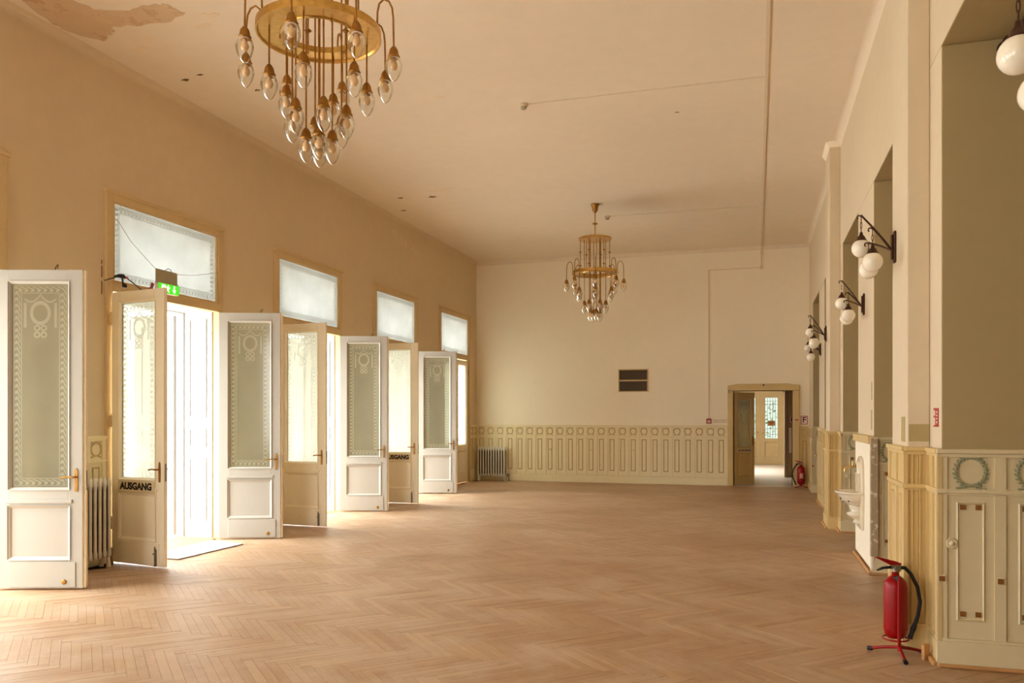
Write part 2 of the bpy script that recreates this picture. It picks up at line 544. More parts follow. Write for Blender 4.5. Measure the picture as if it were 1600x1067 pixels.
DX0, DX1, DZ = -.50, .76, 2.13       # doorway in the back wall
wb = MB().box(XL-.5, DX0, YB, YB+.45, -.2, ZC).box(DX1, XA+.3, YB, YB+.45, -.2, ZC).box(DX0, DX1, YB, YB+.45, DZ, ZC)
wall_back = struct(wb.build('wall_back', M['plaster']), 'cream plaster end wall above ochre wainscot')
wf = MB()
xe = [XL-.5]
for x_ in ADDED_FRONT_WIN: xe += [x_-.6, x_+.6]
xe.append(XA+.3)
for k in range(0, len(xe), 2): wf.box(xe[k], xe[k+1], YF-.3, YF, -.2, ZC)
for x_ in ADDED_FRONT_WIN: wf.box(x_-.6, x_+.6, YF-.3, YF, -.2, .8).box(x_-.6, x_+.6, YF-.3, YF, 3.7, ZC)
wall_front = struct(wf.build('wall_front', M['plaster']), 'cream plaster wall closing the near end')

# right wall: piers, lintels and alcoves
PIERS = [(YF, YF+.1), (-3.45, -2.2), (-.45, .86), (2.60, 3.86), (5.60, 6.90), (8.64, 9.90), (11.61, 12.92), (14.65, 15.85), (17.57, YB)]
ALC_TOP = 3.87
wr = MB()
for a, b in PIERS: wr.box(XR, XA, a, b, -.2, ALC_TOP)
wr.box(XR, XA, YF, YB, ALC_TOP, ZC)
wr.box(XA, XA+.3, YF, YB, -.2, ALC_TOP)
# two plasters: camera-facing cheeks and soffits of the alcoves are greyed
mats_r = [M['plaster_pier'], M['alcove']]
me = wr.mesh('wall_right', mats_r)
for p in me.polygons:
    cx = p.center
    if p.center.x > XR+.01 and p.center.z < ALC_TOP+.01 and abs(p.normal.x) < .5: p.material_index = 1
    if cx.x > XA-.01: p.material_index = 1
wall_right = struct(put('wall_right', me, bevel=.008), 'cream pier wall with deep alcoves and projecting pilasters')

for n_, (a, b) in enumerate(((5.94, 6.56), (11.94, 12.56), (-.11, .51))):
    o = struct(MB().box(XP, XR, a, b, -.2, ZC).build('trim_%d' % (6+n_), M['plaster_pier'], bevel=.008))
    o['label'] = ['near cream pilaster behind the red fire extinguisher', 'far cream pilaster beyond the wall fountain', 'cream pilaster beside the viewpoint'][n_]

def cove(name, mp, L0, L1, r=.085):
    poly = [(0, 0)] + [(0, -r)] + [(r - r*math.cos(t), -r + r*math.sin(t)) for t in [PI/2*k/6 for k in range(7)]]
    poly = [(0, 0), (0, -r)] + [(r-r*math.cos(PI/2*k/6), -r+r*math.sin(PI/2*k/6)) for k in range(1, 7)]
    m_ = MB().prism(poly, L0, L1, mp)
    return struct(m_.build(name, M['plaster_left'] if name == 'trim_1' else M['ceiling']), None)
cove('trim_1', lambda a, b, h: (XL+a, h, ZC+b), YF, YB)['label'] = 'plaster cove along the left wall'
cove('trim_2', lambda a, b, h: (h, YB-a, ZC+b), XL, XR)['label'] = 'plaster cove along the end wall'
cove('trim_3', lambda a, b, h: (XR-a, h, ZC+b), YF, YB)['label'] = 'plaster cove along the right wall'
for n_, (a, b) in enumerate(((5.94, 6.56), (11.94, 12.56))):
    m_ = MB()
    poly = [(XP-.05, ZC), (XP, ZC-.07), (XP+.01, ZC-.07), (XP+.01, ZC)]
    m_.prism(poly, a-.02, b+.02, lambda p, q, h: (p, h, q))
    m_.prism([(a-.05, ZC), (a, ZC-.07), (a+.01, ZC-.07), (a+.01, ZC)], XP-.02, XR, lambda p, q, h: (h, p, q))
    o = struct(m_.build('trim_%d' % (4+n_), M['plaster']))
    o['label'] = ['flared plaster head of the near pilaster', 'flared plaster head of the far pilaster'][n_]

# plaster losses on the ceiling
def blotch(pts, z0, z1, mat, name, parent, jitter=.02, sub=5):
    P = []
    n = len(pts)
    for i in range(n):
        a, b = pts[i], pts[(i+1) % n]
        for k in range(sub):
            t = k/sub
            P.append((a[0]+(b[0]-a[0])*t+random.uniform(-jitter, jitter), a[1]+(b[1]-a[1])*t+random.uniform(-jitter, jitter)))
    return MB().prism(P, z0, z1).build(name, mat, parent)
blotch([(-6.36,5.60),(-6.48,6.05),(-6.50,6.32),(-6.30,6.58),(-6.08,6.47),(-5.98,6.38),(-5.63,6.43),(-5.35,6.44),(-5.13,6.37),(-5.21,6.16),(-5.42,6.13),(-5.61,6.16),(-5.89,6.06),(-5.97,5.85),(-5.95,5.55)], ZC-.004, ZC+.002, M['loss'], 'plaster_loss', ceiling)
for (x, y, s, m_) in [(-6.05,6.85,.07,'flake'),(-5.15,6.62,.07,'flake'),(-4.95,6.45,.06,'flake'),(-5.85,6.7,.05,'flake'),(-5.9,7.55,.035,'soot'),(-6.15,7.62,.04,'soot'),
                      (-5.55,8.1,.03,'soot'),(-5.0,12.6,.16,'flake'),(-5.35,12.9,.07,'soot'),(-4.6,12.7,.10,'flake'),(-5.9,12.8,.06,'soot'),(-6.2,13.6,.05,'soot'),(-4.2,12.5,.06,'flake'),(-3.6,8.9,.05,'flake'),
                      (-.95,10.2,.03,'soot'),(-3.35,13.5,.05,'flake'),(-.1,11.6,.05,'flake')]:
    if m_ == 'soot': s *= .75
    pts = [(x+s*1.6*math.cos(t)*random.uniform(.3,1.3), y+s*.9*math.sin(t)*random.uniform(.3,1.3)) for t in [2*PI*k/11 for k in range(11)]]
    blotch(pts, ZC-.003, ZC+.002, M[m_], 'paint_flake', ceiling, s*.15, 2)
for k in range(26):
    t_ = random.random()
    y, z, r = 14.05+1.2*t_+random.gauss(0, .07), 5.05-.22*t_+random.gauss(0, .05), random.uniform(.015, .06)
    pts = [(y+r*1.2*math.cos(t)*random.uniform(.4,1.3), z+r*math.sin(t)*random.uniform(.4,1.6)) for t in [2*PI*q/9 for q in range(9)]]
    MB().prism(pts, XL-.002, XL+.0012+k*.00005, lambda a, b, h: (h, a, b)).build('paint_flake', M['plaster_left_pale'], wall_left)
m_ = MB()
for a in ((9.31,9.316,4.47,4.86),(9.524,9.53,4.45,4.84),(9.31,9.53,4.45,4.455),(9.31,9.53,4.855,4.86)): m_.box(XL-.002, XL+.002, *a)
m_.build('hatch_outline', M['plaster_left_pale'], wall_left)

# ================================================================= wainscot
WT, WF, WS = 1.35, 1.09, .175        # top, frieze bottom, skirting top
_cache = {}
def wreath_mesh(r, mat):
    key = ('wr', round(r, 3), mat.name)
    if key in _cache: return _cache[key]
    mb = MB()
    n = 22
    for k in range(n):
        t = -PI/2 + .18 + (2*PI-.36)*k/(n-1)
        for sgn in (-1, 1):
            cx, cz = r*math.cos(t), r*math.sin(t)*1.06
            dirn = t + (PI/2 if math.cos(t) > 0 else -PI/2) + sgn*.6*(1 if math.cos(t) > 0 else -1)
            l, w = r*.34, r*.10
            ux, uz = math.cos(dirn), math.sin(dirn)
            a = [(cx, -.004, cz), (cx+ux*l*.5-uz*w, -.010, cz+uz*l*.5+ux*w), (cx+ux*l, -.006, cz+uz*l), (cx+ux*l*.5+uz*w, -.010, cz+uz*l*.5-ux*w)]
            mb.add(a, [(0,1,2,3), (3,2,1,0)])
    mb.tube([(r*math.cos(-PI/2+.15+(2*PI-.3)*k/24), -.005, r*1.06*math.sin(-PI/2+.15+(2*PI-.3)*k/24)) for k in range(25)], r*.07, 5)
    for s in (-1, 1):
        mb.tube([(0, -.005, -r*1.02), (s*r*.35, -.006, -r*.98), (s*r*.75, -.006, -r*1.22)], [r*.10, r*.10, r*.06], 6)
        mb.box(s*r*.70, s*r*.95, -.012, 0, -r*1.32, -r*1.12); mb.box(s*r*.72, s*r*.95, -.012, 0, r*1.02, r*1.16)
    _cache[key] = mb.mesh('wreath', mat)
    return _cache[key]
def rosette_mesh(r, mat):
    key = ('ros', r, mat.name)
    if key not in _cache:
        mb = MB().lathe([(r, 0), (r, .012), (r*.8, .018), (r*.62, .012), (r*.5, .014), (r*.3, .026), (.0005, .028)], 16, axis='y')
        _cache[key] = mb.mesh('rosette', mat)
    return _cache[key]

def wainscot(parent, P, rz, L, nb, pm_, lm, wm, stile=.22, wreath=True, panels=True, knobs=(), inlay=False, th=.022, skirt=True, caps=True, strip=None, tiny=False):
    """local x along wall from P, outward is local -y; children of parent (identity)"""
    c, s = math.cos(rz), math.sin(rz)
    def W(x, y, z): return (P[0]+x*c-y*s, P[1]+x*s+y*c, z)
    def pc(name, mb_or_me, mat, x, z, par=parent, bevel=0):
        me_ = mb_or_me if isinstance(mb_or_me, bpy.types.Mesh) else mb_or_me.mesh(name, mat)
        return put(name, me_, par, W(x, 0, z), rz, bevel)
    sub = lambda name, me_, par, x, y, z: put(name, me_, par, (x, y, z), 0)
    if caps:
        m_ = MB().prism([(0, 0), (0, -.03), (-.02, -.045), (-.045, -.03), (-.045, -.005), (-.055, 0)], 0, L, lambda a, b, h: (h, a, b))
        m_ = MB().box(-.0, L, -.042, 0, -.028, 0).box(0, L, -.030, 0, -.052, -.028)
        pc('cap_rail', m_, pm_, 0, WT, bevel=.005)
    m_ = MB().box(0, L, -.034, 0, -.014, .012).box(0, L, -.026, 0, -.028, -.014)
    pc('mid_rail', m_, pm_, 0, WF, bevel=.004)
    if skirt:
        pc('skirting', MB().box(0, L, -.034, 0, 0, WS-.018).box(0, L, -.028, 0, WS-.018, WS), pm_, 0, 0, bevel=.004)
    bw = L/nb
    sw = bw*stile if strip is None else strip
    key = (round(bw, 4), pm_.name, panels, round(sw, 4), th)
    if key not in _cache:
        st = MB().box(-sw/2, sw/2, -th-.004, 0, WS, WF-.02).mesh('stile', pm_)
        stt = MB().box(-sw/2, sw/2, -th-.004, 0, WF+.012, WT-.04).mesh('frieze_stile', pm_)
        iw = bw-sw
        bd = MB().box(-iw/2+.002, iw/2-.002, -th+.008, 0, WS+.001, WF-.021).mesh('panel_board', pm_)
        ft = MB().box(-iw/2+.002, iw/2-.002, -th+.008, 0, WF+.012, WT-.041).mesh('frieze_tile', pm_)
        pw = iw*.56
        y0 = -th+.008
        mo = MB().bevel_frame(-pw/2, pw/2, .285, WF-.065, .010, y0-.001, y0-.012)
        mo.bevel_frame(-pw/2+.010, pw/2-.010, .295, WF-.075, .007, y0-.012, y0+.001)
        mo = mo.mesh('panel_moulding', lm)
        q = pw*.19
        il = MB()
        il.box(-q/2, q/2, y0-.008, y0, -q/2, q/2)
        il = il.mesh('inlay_square', M['inlay'])
        si = MB().box(-sw*.36, sw*.36, -.004, 0, -sw*.36, sw*.36, 0).box(-sw*.26, sw*.26, -.010, 0, -sw*.26, sw*.26, 1).mesh('inlay_square', [M['label'], M['inlay']])
        _cache[key] = (st, stt, bd, ft, mo, il, iw, pw, y0, si)
    st, stt, bd, ft, mo, il, iw, pw, y0, si = _cache[key]
    for b in range(nb+1):
        x = min(max(b*bw, sw/2), L-sw/2)
        so = pc('stile', st, pm_, x, 0); pc('frieze_stile', stt, pm_, x, 0)
        if inlay: sub('inlay_square', si, so, 0, -th-.004, .545)
    for b in range(nb):
        xs = [min(max(k*bw, sw/2), L-sw/2) for k in (b, b+1)]
        x = (xs[0]+xs[1])/2
        bo = pc('panel_board', bd, pm_, x, 0)
        fo = pc('frieze_tile', ft, pm_, x, 0)
        if panels:
            sub('panel_moulding', mo, bo, 0, 0, 0)
            if not tiny:
                for (ix, iz) in ((-.26, WF-.10), (.26, WF-.10), (-.26, .33), (.26, .33)):
                    sub('inlay_square', il, bo, ix*pw, 0, iz)
        if wreath: sub('wreath', wreath_mesh(min(iw*.36, .085), wm), fo, 0, y0, (WF+WT)/2-.01)
        if b in knobs: sub('rosette', rosette_mesh(min(.034, iw*.16), pm_), bo, -iw*.36 if not tiny else 0, y0, .765)

# back wall, left of the doorway and right of it
wainscot(wall_back, (XL, YB), 0, DX0-.12-XL, 24, M['wains'], M['wains_line'], M['wains_line'], knobs=(3, 7, 11, 15), tiny=True)
wainscot(wall_back, (DX1+.14, YB), 0, XR-DX1-.14, 1, M['wains_y'], M['wains_line'], M['wains_line'], tiny=True)
# left wall strips between the openings
ls = [(OPEN_C[k]+OHW, OPEN_C[k+1]-OHW) for k in range(1, 6)] + [(OPEN_C[-1]+OHW, YB)]
for a, b in ls:
    wainscot(wall_left, (XL, a), PI/2, b-a, max(1, round((b-a)/.26)), M['wains'], M['wains_line'], M['wains_line'], tiny=True)
# alcove cheeks that face down the hall (grey panelling with green wreaths)
for (a, _), kn in zip(PIERS[3:], ((), (0,), (0,), (0,), (), (0,))):
    wainscot(wall_right, (XR-.033, a), 0, 4*.3535, 4, M['grey_w'], M['grey_w'], M['leafgreen'], knobs=kn, inlay=True, strip=.062)
# faces of the piers towards the hall: narrow margins beside the pilasters, pilaster faces, plain piers
def pier_face(x, ya, yb, nb, mat, par=None, **kw):
    wainscot(par or wall_right, (x, yb), -PI/2, yb-ya, nb, mat, M['wains_line'], M['wains_line'], **kw)
for a, b, pa, pb, pn in ((5.60, 6.90, 5.94, 6.56, 'trim_6'), (11.61, 12.92, 11.94, 12.56, 'trim_7')):
    pil = bpy.data.objects[pn]
    pier_face(XR, a-.03, pa, 2, M['wains_y'], wreath=False, panels=False)
    pier_face(XP, pa-.03, pb+.03, 2, M['wains_y'], par=pil, wreath=False, tiny=True)
    pier_face(XR, pb, b, 2, M['wains_y'], wreath=False, panels=False)
    wainscot(pil, (XP-.02, pa), 0, XR-XP+.0, 3, M['wains_y'], M['wains_line'], M['wains_line'], wreath=False, panels=False)
for a, b in ((14.65, 15.85), (17.57, YB)):
    pier_face(XR, a-.03, b, 3, M['wains_y'], wreath=False, tiny=True)
# pier with the fountain: plain cream slab under a short ochre cap
m_ = MB().box(XR-.03, XR, 8.60, 9.90, .05, 1.28)
m_.build('plain_panel', M['plaster'], wall_right, bevel=.006)
MB().box(XR-.055, XR, 8.62, 9.92, 1.28, 1.36).build('cap_rail', M['wains_y'], wall_right, bevel=.008)
MB().box(XR-.035, XR+.035, 8.575, 8.64, .18, 1.34).build('stripped_corner_post', M['greywood'], wall_right, bevel=.005)
# quarter-round strips of bare wood on the floor
qs = MB()
for x, a, b in ((XR-.055, 8.58, 9.92), (XP-.06, 5.90, 6.6), (XP-.06, 11.9, 12.6), (XR-.055, 14.62, 15.9), (XR-.06, 5.56, 5.93), (XR-.06, 11.57, 11.93)):
    qs = MB().box(x, x+.028, a, b, 0, .03)
    qs.build('floor_strip', M['rawwood'], {5.90: bpy.data.objects['trim_6'], 11.9: bpy.data.objects['trim_7']}.get(a, wall_right), bevel=.008)
for a in (5.60, 8.64, 11.61, 14.65):
    MB().box(XR-.03, XR+1.4, a-.066, a-.036, 0, .022).build('floor_strip', M['rawwood'], wall_right, bevel=.008)

# faded patches on the near pilaster and pier
MB().box(.975, 1.10, 5.937, 5.94, 1.385, 1.50).build('paint_patch', M['patch'], bpy.data.objects['trim_6'])
MB().box(XP-.003, XP, 6.02, 6.16, 1.38, 1.55).build('paint_patch', M['patch'], bpy.data.objects['trim_6'])
MB().box(XR-.003, XR, 8.75, 8.83, 1.42, 1.62).build('paint_patch', M['patch'], wall_right)
MB().box(XR-.003, XR, 8.74, 8.8, 1.72, 1.9).build('paint_patch', M['patch'], wall_right)

# ================================================================= left openings: frames, transoms, reveals
def frame_mesh():
    mb = MB()
    w = .085
    x0, x1 = -.06, .035      # local: y across wall -> we build in world axes relative to centre
    for s in (-1, 1):
        mb.box(x0, x1, s*OHW, s*(OHW-w), 0, OTOP)
    mb.box(x0, x1, -OHW+w, OHW-w, OTOP-.085, OTOP)
    mb.box(x0, x1+.004, -OHW+w, OHW-w, 2.885, 2.985)
    mb.box(x0, x1+.02, -OHW-.02, OHW+.02, OTOP-.01, OTOP+.025)
    return mb
fm = frame_mesh().mesh('window_frame', M['tan_frame'])
sash = MB()
for s in (-1, 1): sash.box(-.03, .022, s*.885, s*.848, 2.985, OTOP-.085)
sash.box(-.03, .022, -.85, .85, 2.985, 3.012).box(-.03, .022, -.85, .85, 3.838, OTOP-.085)
sash = sash.mesh('transom_sash', M['tan_frame'])
pane = MB().box(-.85, .85, -.002, .002, -.415, .415).mesh('pane', M['transom_glass'])
reveal_out = MB()      # outer frame with side panels
def reveal_mesh():
    mb = MB()
    for s in (-1, 1):
        # lining board with three raised panels on each cheek
        yi = s*(OHW-.10)
        mb.box(-.48, -.06, s*OHW, yi, 0, 2.95)
        for (z0, z1) in ((.22, 1.02), (1.16, 1.40), (1.54, 2.80)):
            f = MB()
            mb.box(-.40, -.385, yi, yi-s*.012, z0, z1); mb.box(-.155, -.14, yi, yi-s*.012, z0, z1)
            mb.box(-.385, -.155, yi, yi-s*.012, z0, z0+.015); mb.box(-.385, -.155, yi, yi-s*.012, z1-.015, z1)
    mb.box(-.48, -.06, -OHW+.1, OHW-.1, 2.89, 2.95)
    return mb
rm = reveal_mesh().mesh('reveal_lining', M['reveal'])
ofm = MB()
for s in (-1, 1): ofm.box(-.60, -.48, s*OHW, s*(OHW-.12), 0, 3.0)
ofm.box(-.60, -.48, -OHW+.12, OHW-.12, 2.88, 3.0)
ofm = ofm.mesh('outer_frame', M['reveal'])
for n_, c_ in enumerate(OPEN_C):
    w = struct(put('window_%d' % (n_+1), fm, None, (XL, c_, 0), 0, .004), 'tan framed door opening with an etched frosted transom')
    put('transom_sash', sash, w)
    put('pane', pane, w, (0, 0, 3.425), PI/2)
    put('reveal_lining', rm, w)
    if n_ < 6: put('outer_frame', ofm, w)
    MB().box(-.56, .02, -OHW+.02, OHW-.02, -.03, .004).build('threshold', M['rawwood'], w)

# paved terrace outside
struct(MB().box(-60, XL-.5, -40, 60, -.4, -.06).build('ground', M['ground']), 'pale paved terrace outside the doors')

# ================================================================= door leaves
LW, LH = .77, 2.865
def leaf_panel_mesh():
    """one leaf, x from hinge 0..LW, exterior face at y=-t (white), interior face y=0 (tan)"""
    t = .048
    mb = MB()
    sw = .125
    z0 = .015
    mb.box(0, sw, -t, 0, z0, LH); mb.box(LW-sw, LW, -t, 0, z0, LH)
    mb.box(sw, LW-sw, -t, 0, 2.75, LH)
    mb.box(sw, LW-sw, -t, 0, .745, .905)
    mb.box(sw, LW-sw, -t, 0, z0, .285)
    for f_, d in ((-t, -1), (0, 1)):
        mb.box(.09, LW-.09, f_, f_+d*.012, .775, .81)
        mb.box(sw-.01, LW-.06, f_, f_+d*.008, z0+.01, .25)
        mb.bevel_frame(sw-.012, LW-sw+.012, .893, 2.762, .024, f_+d*.010, f_-d*.016)
        mb.bevel_frame(sw-.018, LW-sw+.018, .268, .758, .030, f_+d*.010, f_-d*.014)
    # rebated overlap strip at the free edge
    mb.box(LW, LW+.018, -t*.5, .012, z0, LH)
    me = mb.mesh('frame', [M['tan_door'], M['white_door']])
    for p in me.polygons:
        c = p.center
        if c.y < -t*.5-.001 and (abs(p.normal.y) > .2 or c.y < -t-.0005): p.material_index = 1
    # bevel frames are single sheets: decide by position
    return me
leaf_me = leaf_panel_mesh()
lp = MB().box(.13, LW-.13, -.034, -.014, .29, .74).mesh('lower_panel', [M['tan_door'], M['white_door']])
for p in lp.polygons:
    if p.normal.y < -.5: p.material_index = 1
gp = MB().box(.12, LW-.12, -.026, -.022, .90, 2.755).mesh('glass_pane', M['leaf_glass'])
def handle_mesh(side):
    mb = MB()
    y = 0 if side > 0 else -.048
    mb.prism([(-.013, -.10), (.013, -.10), (.016, 0), (.013, .09), (0, .11), (-.013, .09)], 0, side*.006, lambda a, b, h: (a, y+h, b))
    mb.cyl((0, y, .03), (0, y+side*.05, .03), .009, n=8)
    mb.tube([(0, y+side*.05, .03), (-.05, y+side*.052, .034), (-.105, y+side*.05, .026)], [.010, .008, .009], 8)
    mb.cyl((0, y, -.07), (0, y+side*.008, -.07), .008, n=8)
    return mb
hms = {s: handle_mesh(s).mesh('handle', M['brass_d']) for s in (1, -1)}
hinge = MB().cyl((-.006, .004, -.06), (-.006, .004, .06), .013, n=8).cyl((-.006, .004, .06), (-.006, .004, .085), .008, .003, n=8).mesh('hinge', M['tan_frame'])
bolt = MB().box(-.012, .012, 0, .010, 0, .17).cyl((0, .014, .0), (0, .014, .20), .007, n=8).cyl((0, .012, .13), (0, .035, .13), .008, n=8).mesh('floor_bolt', M['steel'])
keyr = MB().lathe([(.022, 0), (.022, .006), (.012, .009), (.0005, .006)], 12, axis='y').mesh('bolt_rosette', M['brass_d'])
catch = MB().tube([(0, 0, 0), (.012, 0, .035), (.03, 0, .06), (.028, 0, .02)], .004, 6).mesh('top_catch', M['iron'])
lockp = MB().box(-.001, .002, -.01, .01, -.09, .09).mesh('lock_plate', M['steel'])
AUS = text_mesh('AUSGANG', .098, M['blackpaint'], .055)
def door_leaf(loc, ang, label, flip=False, sign=False, group=None, ext_handle=True):
    """flip mirrors the leaf (near-jamb leaves): local x from the hinge, interior face then at y=-t side"""
    o = thing('door_leaf', label, 'door', loc, ang, group)
    if not flip:
        def p(n, me_, l=(0, 0, 0), r=0, bv=0): return put(n, me_, o, l, r, bv)
        p('frame', leaf_me, bv=.004); p('lower_panel', lp); p('glass_pane', gp)
        h = p('handle', hms[-1], (LW-.055, 0, .98)); p('handle', hms[1], (LW-.055, 0, .98))
        for z in (.42, 1.5, 2.58): p('hinge', hinge, (0, 0, z))
        p('bolt_rosette', keyr, (LW-.16, -.048-.008, .075)); p('top_catch', catch, (LW*.66, -.02, LH-.005))
        p('lock_plate', lockp, (LW+.018, -.012, .98))
    else:
        def p(n, me_, l=(0, 0, 0), bv=0, r=0):
            q = put(n, me_, o, (l[0], -l[1], l[2]), 0, bv); q.scale = (1, -1, 1); return q
        p('frame', leaf_flip, bv=.004); p('lower_panel', lp); p('glass_pane', gp)
        p('handle', hms[1], (LW-.055, 0, .98)); p('handle', hms[-1], (LW-.055, 0, .98))
        for z in (.42, 1.5, 2.58): p('hinge', hinge, (0, 0, z))
        p('floor_bolt', bolt, (LW-.10, .010, .02)); p('lock_plate', lockp, (LW+.018, -.012, .98))
        if sign:
            q = put('sign_plate', MB().box(.115, LW-.115, -.004, 0, -.055, .055).mesh('sign_plate', M['label']), o, (0, -.012, .825))
            put('lettering', AUS, q, (LW/2, -.005, 0))
    return o
leaf_flip = leaf_me
def vec_ang(a, b): return math.atan2(b[1]-a[1], b[0]-a[0])
# far-jamb leaves: their white outer faces look down the hall towards the near end
far_piv = [(-6.52, 5.60, 18), (-6.515, 8.715, 20), (-6.515, 11.815, 18), (-6.53, 15.01, 18)]
far_lab = ['white glazed door leaf standing open, nearest and largest of the row', 'white glazed door leaf open beside the grey doormat',
           'white glazed door leaf open between the two far tan leaves', 'farthest white glazed door leaf, open in front of the closed doors']
for (x, y, a), lb in zip(far_piv, far_lab): door_leaf((x, y, 0), math.radians(a), lb)
near_piv = [(-6.54, 6.95, -9), (-6.54, 10.07, -3), (-6.54, 13.20, 2)]
near_lab = ['tan glazed door leaf lettered AUSGANG below the green exit sign', 'tan glazed door leaf without lettering, open in the second doorway', 'tan glazed door leaf lettered AUSGANG, half hidden by a white leaf']
for k, ((x, y, a), lb) in enumerate(zip(near_piv, near_lab)):
    door_leaf((x, y, 0), math.radians(a), lb, flip=True, sign=(k != 1))
# closed pair in the last opening (interior, tan side towards the hall)
c4 = OPEN_C[-1]
o = door_leaf((XL+.03, c4+.80, 0), -PI/2, 'closed tan door leaf next to the corner radiator')
o = door_leaf((XL+.03, c4-.80, 0), PI/2, 'closed tan door leaf hidden behind the farthest white leaf', flip=True)
MB().box(-.02, .02, .79, .90, 0, 2.9).build('door_stop', M['tan_frame'], bpy.data.objects['window_7'])
MB().box(-.02, .02, -.90, -.79, 0, 2.9).build('door_stop', M['tan_frame'], bpy.data.objects['window_7'])

# outer door leaf standing open in the reveal of each bright opening
def outer_leaf(c_, label):
    o = thing('outer_door_leaf', label, 'door', (XL-.60, c_+OHW-.14, 0), 0)
    mb = MB().box(-.62, 0, -.02, .025, .02, 2.86)
    mb.build('leaf_board', M['reveal'], o, bevel=.004)
    for z0, z1 in ((.20, 1.0), (1.15, 1.4), (1.55, 2.75)):
        MB().bevel_frame(-.52, -.10, z0, z1, .03, -.022, -.034).build('panel_moulding', M['reveal'], o)
for k, lb in ((3, 'white outer door leaf folded outside the first bright doorway'), (4, 'white outer door leaf folded outside the second bright doorway'), (5, 'white outer door leaf folded outside the third bright doorway')):
    outer_leaf(OPEN_C[k], lb)

# doormat
MB().prism([(-6.52, 7.30), (-5.98, 7.30), (-5.95, 8.40), (-6.52, 8.55)], 0.002, .014).build('doormat', M['mat'])
tag(bpy.data.objects['doormat'], 'thin grey doormat lying in the open doorway', 'doormat')

# ================================================================= radiators
def radiator(loc, rz, n, label, pitch=.066, H=.83):
    o = thing('radiator', label, 'radiator', loc, rz)
    sec = MB()
    for dy in (-.055, .055):
        prof = [(.001, .10), (.016, .105), (.021, .14), (.016, .20), (.0155, .45), (.016, H-.13), (.021, H-.07), (.014, H-.02), (.001, H)]
        sec.lathe(prof, 8, (0, dy, 0))
    for z in (.135, H-.07):
        sec.cyl((-pitch/2, 0, z), (pitch/2, 0, z), .026, n=8)
        sec.box(-.013, .013, -.055, .055, z-.02, z+.02)
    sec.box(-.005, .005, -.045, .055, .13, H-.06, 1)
    sm = sec.mesh('radiator_section', [M['radiator'], M['radiator_gap_shade']])
    for k in range(n): put('radiator_section', sm, o, ((k-(n-1)/2)*pitch, 0, 0))
    ft = MB().cyl((0, -.045, 0), (0, -.045, .12), .024, .014, n=8).cyl((0, .045, 0), (0, .045, .12), .024, .014, n=8).mesh('foot', M['radiator'])
    for s in (-1, 1): put('foot', ft, o, (s*(n-1)/2*pitch, 0, 0))
    e = (n/2)*pitch
    v = MB().cyl((e-.02, 0, .135), (e+.06, 0, .135), .016, n=8).cyl((e+.055, 0, .10), (e+.055, 0, .18), .022, n=8).tube([(e+.055, 0, .10), (e+.06, .0, .05), (e+.075, .0, 0)], .012, 8)
    v.build('valve', M['steel'], o)
    return o
radiator((-6.145, YB-.16, 0), 0, 11, 'silver cast iron radiator in the far corner against the ochre wainscot')
o = thing('heating_pipe', 'thin white heating pipe standing left of the corner radiator', 'pipe', (-6.565, YB-.29, 0))
MB().tube([(0, 0, 0), (.008, -.02, .4), (.012, -.03, .74)], .010, 8).build('pipe', M['plastic'], o)
MB().cyl((0.012, -.03, .72), (.012, -.03, .78), .024, n=10).build('knob', M['plastic'], o)
radiator((XL+.15, 6.42, 0), PI/2, 12, 'silver radiator half hidden between the nearest two door leaves', pitch=.062, H=.93)

# ================================================================= exit sign over the first open doorway
o = thing('exit_sign', 'lit green exit sign hanging on wires under a grey plate', 'exit sign', (XL+.13, 7.73, 2.96), PI/2+.0)
bx = MB().box(-.17, .17, .0, .05, 0, .115)
bx.build('lamp_housing', M['plastic'], o, bevel=.006)
MB().box(-.165, .17, -.006, 0, .005, .11).build('green_panel', M['exit_green'], o)
pg = MB()
pg.box(-.12, -.055, -.009, -.006, .02, .095)
pg.build('door_pictogram', M['exit_white'], o)
rp = MB()
rp.prism([(-.045, .07), (-.03, .085), (-.005, .07), (.01, .08), (.015, .07), (-.005, .055), (-.012, .04), (.006, .02), (-.004, .016), (-.025, .035), (-.04, .02), (-.05, .026), (-.03, .05), (-.03, .064), (-.04, .06)], -.009, -.006, lambda a, b, h: (a, h, b))
rp.cyl((-.012, -.009, .092), (-.012, -.006, .092), .009, n=10)
rp.build('running_figure', M['exit_white'], o)
rp = MB().box(.075, .095, -.009, -.006, .05, .1)
rp.prism([(.085, .012), (.115, .052), (.055, .052)], -.009, -.006, lambda a, b, h: (a, h, b))
rp.build('arrow', M['exit_white'], o)
MB().box(-.19, .16, .012, .022, .10, .265).build('back_plate', M['greybox'], o)
MB().tube([(-.19, .02, .26), (-.55, .03, .49), (-.72, .06, .70)], .0025, 5).build('hanging_wire', M['wire'], o)
MB().tube([(.16, .02, .25), (.5, .03, .30), (.98, .06, .42)], .0025, 5).build('hanging_wire', M['wire'], o)
MB().tube([(-.05, .018, .26), (-.01, .0, .29), (.04, .0, .285), (.06, .018, .25)], .004, 6).build('cable_loop', M['cable'], o)
MB().tube([(.155, .02, .14), (.18, .0, .10), (.175, .01, .05)], .004, 6).build('cable_loop', M['cable'], o)

